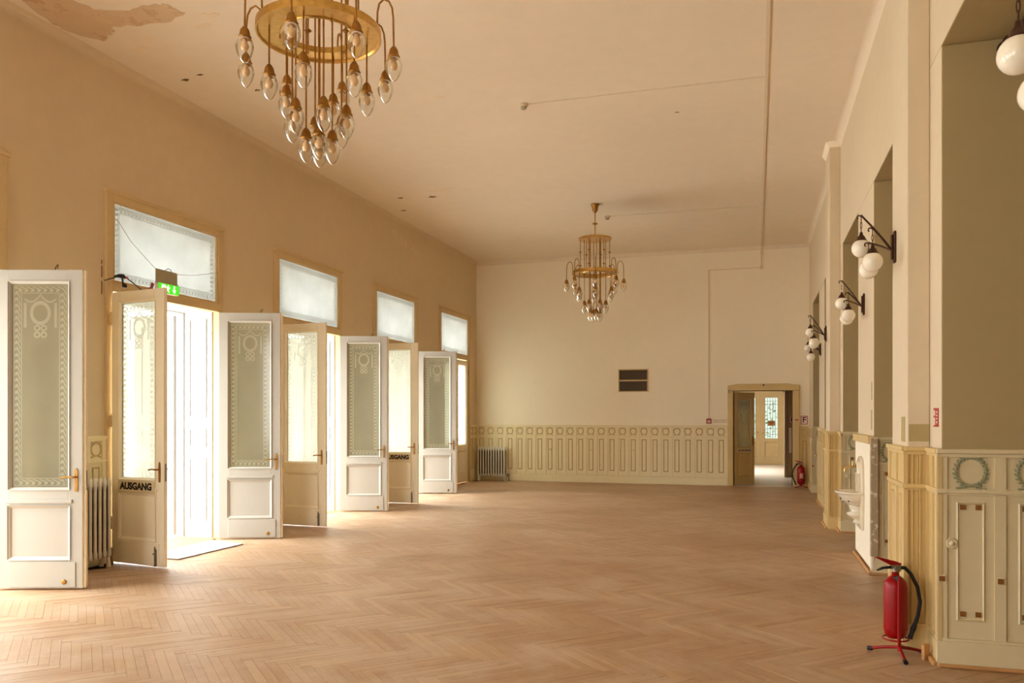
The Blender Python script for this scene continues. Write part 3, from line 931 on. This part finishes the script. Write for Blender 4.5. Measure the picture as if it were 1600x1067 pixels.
o = thing('power_cable', 'black cable with plug running to the exit sign', 'cable', (XL+.10, 6.98, 3.0), PI/2)
MB().tube([(-.17, 0, -.03), (-.02, -.01, .03), (.06, -.01, .05), (.12, -.01, .045), (.22, -.015, 0), (.32, -.02, -.05), (.42, -.02, -.07), (.5, -.01, -.05), (.54, .0, .05)], .006, 6).build('cable', M['cable'], o)
MB().tube([(-.05, -.015, .03), (0, -.02, .045), (.06, -.02, .05), (.085, -.02, .04)], [.012, .02, .026, .014], 8).build('plug', M['black'], o)
MB().tube([(.05, -.02, .04), (.06, -.02, -.02), (.085, -.02, -.05), (.10, -.02, -.055)], [.008, .01, .028, .02], 8).build('adapter', M['black'], o)
MB().cyl((.085, -.02, .04), (.125, -.02, .045), .014, n=8).build('coupling', M['pink'], o)
MB().tube([(.44, -.01, -.03), (.48, -.02, -.01), (.50, -.02, .05)], .014, 6).build('coupling', M['pink'], o)
MB().box(-.033, -.029, .09, .099, -.16, -.02).box(-.033, -.029, .09, .099, .02, .14).box(-.033, -.029, .09, .099, .16, .2).build('wall_slot', M['soot'], wall_left, (XL+.10, 6.90, 3.0), PI/2)

# ================================================================= chandeliers
def chandelier(loc, label):
    o = thing('chandelier', label, 'chandelier', loc, 0, 'brass chandeliers on the ceiling')
    # z measured down from the ceiling
    MB().lathe([(.001, 0), (.075, -.002), (.072, -.03), (.055, -.04), (.06, -.07), (.045, -.08), (.05, -.11), (.03, -.14), (.012, -.16), (.001, -.16)], 20).build('canopy', M['brass_d'], o)
    MB().cyl((0, 0, -.14), (0, 0, -.62), .011, n=10).build('stem', M['brass'], o)
    MB().lathe([(.001, -.33), (.022, -.335), (.055, -.352), (.022, -.37), (.001, -.375)], 16).build('stem_boss', M['brass_d'], o)
    MB().lathe([(.001, -.605), (.285, -.605), (.297, -.612), (.297, -.635), (.285, -.64), (.001, -.64)], 72, smooth=False).build('upper_disc', M['brass'], o)
    MB().lathe([(.245, -1.205), (.39, -1.205), (.402, -1.198), (.41, -1.198), (.41, -1.25), (.40, -1.25), (.39, -1.236), (.255, -1.236), (.25, -1.245), (.245, -1.245), (.245, -1.205)], 96, smooth=False).build('lower_ring', M['brass'], o)
    rodm = MB().cyl((0, 0, -.63), (0, 0, -1.26), .006, n=7)
    for z in (-.86, -1.10): rodm.lathe([(.001, z+.018), (.012, z+.012), (.026, z), (.012, z-.012), (.001, z-.018)], 10)
    rodm = rodm.mesh('support_rod', M['brass_d'])
    for k in range(6):
        a = 2*PI*k/6+.3
        put('support_rod', rodm, o, (.262*math.cos(a), .262*math.sin(a), 0))
    def cap_m(): return MB().lathe([(.006, .075), (.014, .072), (.028, .05), (.034, .02), (.036, .012), (.041, .010), (.041, .002), (.034, .0), (.03, -.008), (.001, -.008)], 14).mesh('socket_cap', M['brass_d'])
    def globe_m(): return MB().lathe([(.034, .004), (.046, -.012), (.055, -.04), (.056, -.06), (.050, -.09), (.038, -.12), (.022, -.145), (.010, -.155), (.0006, -.158)], 18).mesh('glass_globe', M['glass'])
    def bulb_m(): return MB().lathe([(.013, 0), (.014, -.02), (.024, -.04), (.026, -.055), (.018, -.075), (.0006, -.082)], 10).mesh('lamp_bulb', M['bulb'])
    if 'chm' not in _cache: _cache['chm'] = (cap_m(), globe_m(), bulb_m())
    cm, gm, bm_ = _cache['chm']
    def pendant(rod_mb, x, y, zc, rz=0, base=(0, 0, 0)):
        p = rod_mb.build('pendant', M['brass_d'], o)
        put('socket_cap', cm, p, (x, y, zc)); put('glass_globe', gm, p, (x, y, zc)); put('lamp_bulb', bm_, p, (x, y, zc))
    for k in range(8):
        a = 2*PI*k/8+.2
        ca, sa = math.cos(a), math.sin(a)
        path = []
        for (r, z) in ((.395, -1.21), (.398, -1.10), (.41, -1.045), (.44, -1.02), (.475, -1.035), (.497, -1.08), (.505, -1.15), (.508, -1.34)):
            path.append((r*ca, r*sa, z))
        pendant(MB().tube(path, .0065, 7), .508*ca, .508*sa, -1.41)
    for k in range(6):
        a = 2*PI*k/6+.75
        x, y = .325*math.cos(a), .325*math.sin(a)
        pendant(MB().cyl((x, y, -1.19), (x, y, -1.50), .006, n=7), x, y, -1.57)
    for k in range(6):
        a = 2*PI*k/6+.15
        x, y = .19*math.cos(a), .19*math.sin(a)
        pendant(MB().cyl((x, y, -.63), (x, y, -1.72), .006, n=7), x, y, -1.79)
    for k in range(4):
        a = 2*PI*k/4+.5
        x, y = .085*math.cos(a), .085*math.sin(a)
        pendant(MB().cyl((x, y, -.63), (x, y, -1.87), .006, n=7), x, y, -1.94)
    return o
t = NT('frosted_bulb_warm'); t.bsdf.inputs['Base Color'].default_value = lin(236,196,150); t.bsdf.inputs['Roughness'].default_value = .25
M['bulb'] = t.mat
chandelier((-2.80, 4.79, ZC), 'large near brass ring chandelier with clear glass pendants')
chandelier((-2.755, 14.19, ZC), 'small far brass ring chandelier with full stem and canopy visible')

# ================================================================= ceiling fittings
def detector(loc, label):
    o = thing('smoke_detector', label, 'smoke detector', loc, 0, 'smoke detectors on the ceiling')
    MB().lathe([(.001, 0), (.055, 0), (.055, -.022), (.048, -.03), (.03, -.032)], 18).build('base', M['plastic'], o)
    MB().lathe([(.034, -.03), (.036, -.05), (.026, -.062), (.001, -.065)], 16).build('sensor_head', M['greybox'], o)
detector((-2.705, 9.405, ZC), 'small white smoke detector nearer on the ceiling, right of the large chandelier')
detector((-2.70, 15.12, ZC), 'small white smoke detector beside the far chandelier')
cd = MB().box(.09, .125, YF, YB-.01, ZC-.014, ZC)
o = thing('cable_conduit', 'long cream cable conduit along the ceiling and down the end wall', 'conduit', (0, 0, 0))
cd.build('ceiling_run', M['plastic'], o)
MB().box(-2.65, .09, 9.40, 9.412, ZC-.008, ZC).build('detector_branch', M['plastic'], o)
MB().box(-2.64, .09, 15.12, 15.132, ZC-.008, ZC).build('detector_branch', M['plastic'], o)
MB().box(.094, .12, YB-.014, YB, 4.86, ZC-.01).build('wall_drop', M['plastic'], o)
MB().box(.075, .14, YB-.03, YB, 4.83, 4.90).box(.075, .14, YB-.03, YB, 5.16, 5.22).build('junction_box', M['plastic'], o)
MB().box(-1.02, .094, YB-.012, YB, 4.855, 4.872).build('wall_run', M['plastic'], o)
MB().box(-1.045, -1.02, YB-.014, YB, 1.49, 4.872).build('wall_drop', M['plastic'], o)

# fire alarm call point, switches, vent, marker strip
o = thing('fire_alarm_button', 'small red fire alarm call point above the wainscot', 'fire alarm', (-1.03, YB, 1.45))
MB().box(-.055, .055, -.045, 0, -.055, .055).build('housing', M['red_sign'], o, bevel=.006)
MB().box(-.03, .03, -.048, -.045, -.035, .02).build('glass_window', M['white_sign'], o)
MB().lathe([(.012, 0), (.012, .004), (.0005, .005)], 12, (0, -.048, -.005), axis='y').build('push_button', M['black'], o)
o = thing('socket_row', 'row of cream sockets and switches beside the red call point', 'socket')
for k in range(4):
    s = put('switch_plate', MB().box(-.037, .037, -.012, 0, -.037, .037).mesh('switch_plate', M['plastic']), o, (-.90+k*.077, YB, 1.45))
    MB().box(-.018, .018, -.018, -.012, -.025, .025).build('rocker', M['white_sign'], s)
o = thing('wall_vent', 'brown two-part ventilation grille in a brass frame on the end wall', 'vent', (-2.74, YB, 2.39))
MB().box(-.33, .33, -.004, 0, -.25, .25).build('backing', M['dark'], o)
vf = MB().frame(-.345, .345, -.265, .265, .022, -.025, 0).box(-.33, .33, -.025, 0, -.018, .018)
vf.build('frame', M['wains_line'], o)
sl = MB().prism([(-.012, -.004), (.012, -.016), (.012, -.012), (-.012, 0)], -.112, .112).mesh('slat', M['slat'])
for k in range(18):
    for zc in (-.131, .131): put('slat', sl, o, (-.305+.61*k/17, -.002, zc))
tag(MB().box(-.925, -.89, YB-.030, YB-.025, 1.13, 1.285).build('marker_strip', M['white_sign']), 'short white vertical strip stuck on the wainscot frieze', 'sticker')

# ================================================================= doorway in the end wall and lobby behind it
dt = MB()
poly = [(DX0-.12, 0), (DX0, 0), (DX0, DZ), (DX1, DZ), (DX1, 0), (DX1+.14, 0), (DX1+.14, DZ+.12), (DX1-.2, DZ+.155), (DX0+.2, DZ+.155), (DX0-.12, DZ+.12)]
dt.box(DX0-.12, DX0, YB-.05, YB, 0, DZ+.0).box(DX1, DX1+.14, YB-.05, YB, 0, DZ)
dt.prism([(DX0-.12, DZ), (DX1+.14, DZ), (DX1+.14, DZ+.115), (DX1-.1, DZ+.15), (DX0+.1, DZ+.15), (DX0-.12, DZ+.115)], YB-.05, YB, lambda a, b, h: (a, h, b))
door_trim = struct(dt.build('door_1', M['wains_y'], bevel=.01), 'ochre painted doorway surround in the end wall')
MB().box(DX0-.02, DX0, YB-.02, YB+.47, 0, DZ).box(DX1, DX1+.02, YB-.02, YB+.47, 0, DZ).box(DX0, DX1, YB-.02, YB+.47, DZ, DZ+.02).build('jamb_lining', M['wains_y'], door_trim)
MB().box(-.60, -.57, YB-.062, YB-.05, 2.08, 2.16).build('metal_clip', M['steel'], door_trim)
MB().box(.13, .17, YB-.062, YB-.05, 2.235, 2.26).build('metal_clip', M['black'], door_trim)
LYA, LYB = YB+.45, 27.3
lob = MB()
lob.box(-1.6, -1.4, LYA, LYB+.3, -.2, .5).box(-1.6, -1.4, LYA, LYB+.3, 2.9, 3.2).box(-1.6, -1.4, LYA, 22.7, .5, 2.9).box(-1.6, -1.4, 25.3, LYB+.3, .5, 2.9).box(1.0, 1.2, LYA, 21.7, -.2, 3.2).box(1.6, 1.8, 21.95, LYB+.3, -.2, 3.2)  # left side has an opening added out of view to brighten the lobby
struct(MB().box(.69, 1.8, 21.7, 21.95, -.2, 3.2).box(-1.4, -.75, 21.7, 21.95, -.2, 3.2).box(-.75, .69, 21.7, 21.95, 2.45, 3.2).build('wall_partition', M['lobby']), 'ochre partition wall across the lobby')
lob.box(-1.4, -.20, LYB, LYB+.2, -.2, 3.2).box(.98, 1.6, LYB, LYB+.2, -.2, 3.2).box(-.20, .98, LYB, LYB+.2, 2.45, 3.2)
lob.box(-1.6, 1.8, LYA, LYB+.3, 3.2, 3.4)
struct(lob.build('wall_lobby', M['lobby']), 'ochre lobby walls seen through the doorway')
struct(MB().box(-1.6, 1.8, LYA-.46, LYB+.3, -.2, .006).build('floor_lobby', M['stone']), 'pale stone lobby floor beyond the doorway')
pf_ = MB().box(.685, .775, 21.62, 21.97, 0, 2.5).box(-.78, -.70, 21.62, 21.97, 0, 2.5).box(-.78, .775, 21.62, 21.97, 2.36, 2.5)
struct(pf_.build('door_2', M['lobby_d']), 'brown frame of the inner lobby opening')
portal((-1.65, 24.0, 1.7), (0, -PI / 2, 0), 2.4, 2.6)
portal((.38, LYB+.5, 1.2), (-PI/2, 0, 0), 1.2, 2.4)

def entrance_leaf(x0, x1, label):
    o = thing('entrance_door_leaf', label, 'door', (x0, LYB+.02, 0))
    w = x1-x0
    mb = MB().box(0, .14, 0, .06, .01, 2.32).box(w-.14, w, 0, .06, .01, 2.32).box(.14, w-.14, 0, .06, 2.17, 2.32).box(.14, w-.14, 0, .06, .72, .84).box(.14, w-.14, 0, .06, .01, .25)
    mb.bevel_frame(.13, w-.13, .24, .73, .04, -.008, .03)
    mb.bevel_frame(.13, w-.13, .83, 2.18, .02, -.008, .02)
    mb.build('frame', M['outer'], o, bevel=.006)
    MB().box(.14, w-.14, .025, .045, .25, .72).build('lower_panel', M['outer'], o)
    g_ = MB().box(.14, w-.14, .028, .032, .84, 2.17).build('glass_pane', M['door_glass'], o)
    gr = MB()
    for k in range(1, 5):
        x = .14+(w-.28)*k/5
        gr.box(x-.005, x+.005, .012, .02, .86, 2.15)
    for z in (.98, 1.16, 1.95, 2.05): gr.box(.15, w-.15, .012, .02, z-.005, z+.005)
    cx = w/2
    gr.tube([(cx+.07*math.cos(t_), .016, 1.86+.09*math.sin(t_)) for t_ in [2*PI*k/16 for k in range(17)]], .008, 5)
    gr.build('glazing_lattice', M['iron'], o)
    return o, w
t = NT('lobby_door_glass'); t.n.remove(t.bsdf)
tr = t.node('ShaderNodeBsdfTransparent'); tr.inputs[0].default_value = (.33, .35, .32, 1)
gl_ = t.node('ShaderNodeBsdfGlossy'); gl_.inputs['Roughness'].default_value = .1
mx = t.node('ShaderNodeMixShader'); mx.inputs[0].default_value = .05
t.link(tr.outputs[0], mx.inputs[1]); t.link(gl_.outputs[0], mx.inputs[2]); t.link(mx.outputs[0], t.out.inputs[0])
M['door_glass'] = t.mat
o, w_ = entrance_leaf(.12, .80, 'grey wooden entrance door leaf with a small notice on its glass')
no = MB().box(w_/2-.11, w_/2+.11, .006, .010, 1.26, 1.42).build('notice', M['inlay'], o)
for z_, l_ in ((1.37, .085), (1.32, .05)): MB().box(w_/2-l_, w_/2+l_, .004, .006, z_-.010, z_+.010).build('print_line', M['blackpaint'], no)
MB().tube([(.07, -.0, 1.02), (.07, -.05, 1.02), (.14, -.052, 1.02)], .01, 7).build('handle', M['brass_d'], o)
o, w_ = entrance_leaf(-.56, .118, 'grey wooden entrance door leaf mostly hidden by the lettered lobby door')
MB().tube([(w_-.07, 0, 1.05), (w_-.07, -.06, 1.05), (w_-.12, -.065, 1.05)], .014, 7).build('handle', M['brass_d'], o)
struct(MB().box(-.62, -.56, LYB-.01, LYB+.12, 0, 2.45).box(.80, .98, LYB-.01, LYB+.12, 0, 2.45).box(-.62, .98, LYB-.01, LYB+.12, 2.32, 2.46).box(.095, .145, LYB+.08, LYB+.10, 0, 2.4).box(-.62, .98, LYB+.075, LYB+.12, 0, .04).build('door_3', M['outer']), 'wooden frame around the entrance doors')
# planting beyond the entrance
hb = MB()
for k in range(900):
    x, y, z = random.uniform(-2.5, 4), random.uniform(30.5, 32.5), random.uniform(.05, 2.1)
    a, e, s = random.uniform(0, 2*PI), random.uniform(-.6, .6), random.uniform(.05, .12)
    u = Vector((math.cos(a), math.sin(a), e)).normalized()*s; w = u.cross(Vector((.3, .5, .8))).normalized()*s*.45
    c = Vector((x, y, z)); hb.add([c-u, c+w, c+u, c-w], [(0, 1, 2, 3)])
M['hedge'] = paint('green_leaf', lin(120,150,80), .6, .3, 3, bump=0)
o = hb.build('hedge', M['hedge']); o['kind'] = 'stuff'; tag(o, 'green hedge outside the entrance doors', 'hedge')
struct(MB().box(-60, 60, LYB+.3, 60, -.4, -.05).build('ground_garden', M['ground']), 'pale ground outside the entrance')

# glazed leaf AUSGANG standing ajar in the end doorway
o = thing('lobby_door_leaf', 'ochre glazed door leaf lettered AUSGANG ajar in the end doorway', 'door', (DX0+.02, YB+.12, 0), math.radians(40))
w_ = .57
mb = MB().box(0, .10, 0, .045, .015, 2.10).box(w_-.10, w_, 0, .045, .015, 2.10).box(.10, w_-.10, 0, .045, 1.95, 2.10).box(.10, w_-.10, 0, .045, .72, .85).box(.10, w_-.10, 0, .045, .015, .20)
mb.bevel_frame(.09, w_-.09, .84, 1.96, .02, -.006, .014).bevel_frame(.09, w_-.09, .19, .73, .025, -.006, .014)
mb.build('frame', M['wains_y'], o, bevel=.004)
MB().box(.10, w_-.10, .014, .03, .20, .72).build('lower_panel', M['wains_y'], o)
q = MB().box(-w_/2+.10, w_/2-.10, -.002, .002, -.555, .555).build('glass_pane', None, o, (w_/2, .02, 1.40))
M['lobby_glass'] = etched_glass('etched_lobby_glass', 0, 0, .19, .555, True, .62, lin(236,240,226), lin(244,246,238))
q.data.materials.append(M['lobby_glass'])
sp_ = MB().box(.08, w_-.08, -.006, 0, .735, .835).build('sign_plate', M['label'], o)
put('lettering', text_mesh('AUSGANG', .075, M['blackpaint'], .03), sp_, (w_/2, -.007, .785))
MB().prism([(-.014, -.1), (.014, -.1), (.014, .1), (-.014, .1)], 0, -.008, lambda a, b, h: (w_-.05+a, h, 1.0+b)).tube([(w_-.05, -.005, 1.02), (w_-.05, -.05, 1.02), (w_-.13, -.05, 1.02)], .008, 7).build('handle', M['brass_d'], o)

def f_sign(loc, rz, label):
    o = thing('fire_sign', label, 'sign', loc, rz)
    MB().box(-.07, .07, -.006, 0, -.095, .095).build('plate', M['white_sign'], o)
    MB().frame(-.07, .07, -.095, .095, .014, -.008, -.006).build('border', M['red_sign'], o)
    put('lettering', text_mesh('F', .17, M['red_dark'], .02), o, (0, -.008, 0))
M['red_dark'] = paint('dark_red_print', lin(84,24,26), .5, .05, 8, bump=0)
f_sign((1.0, YB, 1.475), 0, 'white F sign with red border on the wall right of the doorway')
f_sign((.865, 21.70, 1.47), 0, 'white F sign with red border inside the lobby')
tag(MB().box(.80, .88, YB-.056, YB-.05, 1.47, 1.49).build('red_tape', M['red_sign']), 'short red strip on the doorway surround between the F signs', 'sticker')
o = thing('cabinet_box', 'white wall cabinet in the lobby under the F sign', 'cabinet', (.905, 21.70, .95), 0)
MB().box(-.12, .09, -.10, 0, -.32, .32).build('body', M['plastic'], o, bevel=.01)
MB().box(-.11, .08, -.112, -.10, -.30, .30).build('door', M['plastic'], o, bevel=.004)
MB().cyl((.05, -.112, 0), (.05, -.125, 0), .012, n=8).build('lock', M['steel'], o)

# ================================================================= fire extinguishers
def extinguisher_body(o, r, h, z0, hose_side=1, label=False):
    MB().lathe([(.001, z0), (r*.7, z0+.004), (r*.93, z0+.03), (r, z0+.065), (r, z0+h-.07), (r*.93, z0+h-.035), (r*.6, z0+h-.008), (r*.35, z0+h+.004), (r*.3, z0+h+.03), (.001, z0+h+.032)], 26).build('cylinder', M['red'], o)
    MB().lathe([(r+.0015, z0+.066), (r+.002, z0+.070), (r+.0015, z0+.074)], 26).build('seam', M['red'], o)
    zt = z0+h+.03
    v = MB().cyl((0, 0, zt), (0, 0, zt+.035), .022, n=12).box(-.03, .03, -.016, .016, zt+.025, zt+.045).cyl((0, -.01, zt+.02), (0, -.045, zt+.02), .016, n=10)
    v.build('valve', M['steel'], o)
    MB().prism([(-.03, zt+.04), (.03, zt+.035), (.035, zt+.055), (0, zt+.068), (-.125, zt+.098), (-.125, zt+.09)], -.011, .011, lambda a, b, hh: (a, hh, b)).build('squeeze_lever', M['red'], o)
    MB().prism([(-.03, zt+.02), (.0, zt+.02), (-.03, zt+.038), (-.085, zt+.03), (-.12, zt+.012), (-.12, zt+.006), (-.08, zt+.018)], -.010, .010, lambda a, b, hh: (a, hh, b)).build('carry_handle', M['black'], o)
    s = hose_side
    MB().tube([(.02*s, 0, zt+.025), (.06*s, 0, zt+.025), (r*1.35*s, 0, zt-.01), (r*2.0*s, 0, zt-.10), (r*2.25*s, 0, zt-.20), (r*2.05*s, 0, zt-.29), (r*1.7*s, 0, zt-.36)], .0125, 10).build('hose', M['black'], o)
    MB().tube([(r*1.78*s, 0, zt-.345), (r*1.62*s, 0, zt-.372), (r*1.5*s, 0, zt-.40), (r*1.3*s, 0, zt-.44)], [.014, .019, .014, .017], 10).build('nozzle', M['black'], o)
o = thing('fire_extinguisher', 'large red fire extinguisher on a tripod stand by the near pilaster', 'fire extinguisher', (.872, 5.79, 0), yaw)
extinguisher_body(o, .072, .405, .10)
st = MB().cyl((-.018, -.088, .04), (-.018, -.088, .52), .011, n=10)
st.build('stand_post', M['red'], o)
for (fx, fy) in ((-.135, .06), (-.05, -.235), (.165, -.01)):
    l = MB().tube([(-.018, -.088, .065), ((-.018+fx)/2, (-.088+fy)/2, .045), (fx, fy, .018)], .010, 8).build('stand_leg', M['red'], o)
    d = Vector((fx+.018, fy+.088, 0)).normalized()
    MB().cyl((fx-d.x*.01, fy-d.y*.01, .017), (fx+d.x*.02, fy+d.y*.02, .014), .014, n=8).build('rubber_tip', M['black'], l)
MB().cyl((-.018, -.088, .50), (-.018, -.03, .50), .012, n=8).box(-.03, -.006, -.092, -.07, .49, .52).build('stand_hook', M['black'], o)
MB().tube([(.08*math.cos(a), .08*math.sin(a), .098) for a in [2*PI*k/16 for k in range(17)]], .006, 6).tube([(-.018, -.088, .1), (-.016, -.07, .099)], .006, 6).build('stand_ring', M['red'], o)
o = tag(MB().prism([(0, 0), (.05, .01), (.045, .035), (0, .03)], 0, .10).build('wood_block', M['rawwood'], None, (1.02, 5.66, 0), .5, .004), 'small bare wood block on the floor beside the red stand', 'wood block')
o = thing('fire_extinguisher', 'small far red fire extinguisher beside the end doorway', 'fire extinguisher', (.925, YB-.16, 0), 0)
extinguisher_body(o, .078, .40, .075, hose_side=-1)
MB().box(-.058, .058, -.0815, -.055, .21, .33).build('label_print', M['red_sign'], o)
for k, (w_, z) in enumerate(((.05, .315), (.065, .29), (.055, .27), (.06, .25), (.07, .225))):
    MB().box(-w_/2, w_/2, -.083, -.0815, z-.006, z+.006).build('label_line', M['white_sign'], o)
MB().tube([(-.13, -.03, .012), (-.06, .02, .03), (.0, 0, .06), (.08, -.02, .03), (.15, .02, .012)], .010, 7).build('stand', M['red'], o)
MB().cyl((0, 0, .03), (0, 0, .085), .03, n=10).build('stand_socket', M['red'], o)

# sign strip on the near pier
o = thing('vertical_sign', 'narrow red and white vertical sign on the near pier edge', 'sign', (XR, 5.745, 1.545), -PI/2)
MB().box(-.072, .072, -.003, 0, -.06, .06).build('plate', M['red_sign'], o)
for z_, h_ in ((.034, .012), (.012, .008), (-.008, .009), (-.03, .014)): MB().box(.02, .05, -.005, -.003, z_-h_/2, z_+h_/2).build('print_mark', M['white_sign'], o)
MB().box(-.055, -.02, -.005, -.003, .012, .048).build('pictogram', M['white_sign'], o)
MB().box(-.055, -.02, -.005, -.003, -.048, -.002).build('pictogram', M['white_sign'], o)

# ================================================================= wall sconces
def sconce(loc, label):
    o = thing('wall_sconce', label, 'wall lamp', loc, 0, 'wrought iron globe sconces on the piers')
    # outward is -x
    MB().box(-.018, 0, -.028, .028, -.115, .115).build('wall_plate', M['iron'], o, bevel=.008)
    MB().box(-.034, -.018, -.016, .016, -.09, .09).build('plate_boss', M['iron'], o, bevel=.006)
    for (dx, dy, rz_, gz) in ((-.205, .24, .30, .05), (-.185, -.23, .10, -.14), (-.165, .14, .07, -.13)):
        root = (-.03, 0, -.02)
        a = MB().tube([root, (dx*.5-.01, dy*.5, -.02+(rz_+.02)*.52), (dx, dy, rz_)], .0075, 7).build('arm', M['iron'], o)
        MB().tube([(dx, dy, rz_)] + [(dx-.014+.014*math.cos(t_), dy, rz_-.014+.014*math.sin(t_)) for t_ in [PI*k/6 for k in range(9)]], .0055, 6).build('hook', M['iron'], a)
        ch = MB()
        top, bot = rz_-.015, gz+.115
        n = max(2, int((top-bot)/.035))
        for k in range(n):
            z = top-(k+.5)*(top-bot)/n; hl = (top-bot)/n*.62
            pts = [((.006*math.cos(t_)), 0, z+hl*math.sin(t_)) if k % 2 else (0, .006*math.cos(t_), z+hl*math.sin(t_)) for t_ in [2*PI*q_/10 for q_ in range(11)]]
            ch.tube([(dx+x_, dy+y_, z_) for x_, y_, z_ in pts], .0028, 5)
        ch.build('chain', M['iron'], a)
        cp = MB().lathe([(.001, gz+.125), (.010, gz+.122), (.014, gz+.10), (.026, gz+.088), (.034, gz+.068), (.042, gz+.06), (.042, gz+.05), (.034, gz+.046)], 14, (dx, dy, 0)).build('lamp_cap', M['iron'], a)
        MB().sphere((dx, dy, gz), .070, 20, 12).build('globe', M['milk'], a)
sconce((XR, 3.06, 2.80), 'nearest globe sconce, cut by the right picture edge')
sconce((XP, 6.40, 2.78), 'iron globe sconce with three globes on the near pilaster')
sconce((XR, 9.33, 2.75), 'iron globe sconce on the pier above the wall fountain')
sconce((XP, 12.44, 2.745), 'iron globe sconce on the far pilaster')
sconce((XR, 15.39, 2.75), 'farthest and smallest iron globe sconce')

# curtain rod in the nearest alcove
o = thing('curtain_rod', 'worn dark curtain rod fixed high in the near alcove', 'curtain rod', (1.46, 0, 3.80))
MB().cyl((0, 3.86, 0), (0, 5.6, 0), .022, n=12).build('rod', M['iron'], o)
MB().lathe([(.05, 0), (.05, .012), (.036, .02), (.03, .045), (.001, .05)], 16, (0, 5.6, 0), axis='y').build('rosette', M['iron'], o)
MB().tube([(.038*math.cos(a), 5.50, .038*math.sin(a)) for a in [2*PI*k/18 for k in range(19)]], .008, 6).build('curtain_ring', M['iron'], o)

# ================================================================= wall fountain
o = thing('wall_fountain', 'white porcelain wall fountain with basin and brass tap', 'fountain', (XR-.03, 9.32, 0), -PI/2)
pts = [(-.20, .36), (.20, .36), (.22, .70), (.20, .98)] + [(.20*math.cos(t_), .98+.15*math.sin(t_)) for t_ in [PI*k/10 for k in range(1, 10)]] + [(-.20, .98), (-.22, .70)]
MB().prism(pts, 0, -.03, lambda a, b, h: (a, h, b)).build('back_plate', M['porcelain'], o, bevel=.008)
nic = MB().lathe([(.13, 0), (.12, .02), (.10, .03)], 16, (0, -.03, .95), axis='y', a0=0, a1=PI)
nic.box(-.13, -.105, -.05, -.03, .74, .95).box(.105, .13, -.05, -.03, .74, .95)
nic.build('niche_moulding', M['porcelain'], o)
MB().lathe([(.001, .615), (.06, .60), (.13, .62), (.18, .66), (.21, .71), (.225, .735), (.24, .74), (.24, .755), (.205, .755), (.17, .70), (.10, .66), (.001, .65)], 24, (0, -.03, 0), a0=-PI, a1=0).build('basin', M['porcelain'], o)
MB().lathe([(.001, .40), (.05, .41), (.06, .43), (.045, .45), (.07, .47), (.115, .50), (.12, .52), (.075, .54), (.09, .57), (.10, .60), (.06, .61)], 20, (0, -.03, 0), a0=-PI, a1=0).build('bracket', M['porcelain'], o)
fl = MB()
for k in range(9):
    a = -PI*(.2+.6*random.random()); z = random.uniform(.645, .70)
    r = .155+(z-.64)*.9
    fl.sphere((r*math.cos(a), -.03+r*math.sin(a), z), random.uniform(.008, .014), 6, 4)
fl.build('painted_flowers', M['blue'], o)
tp = MB().cyl((0, -.03, 1.02), (0, -.11, 1.02), .011, n=8).tube([(0, -.11, 1.02), (0, -.15, 1.015), (0, -.17, .99), (0, -.17, .965)], .009, 8).cyl((0, -.09, 1.02), (0, -.09, 1.07), .009, n=8).box(-.03, .03, -.097, -.083, 1.068, 1.08)
tp.lathe([(.026, 0), (.022, .01), (.012, .014)], 12, (0, -.03, 1.02), axis='y')
tp.build('tap', M['brass'], o)
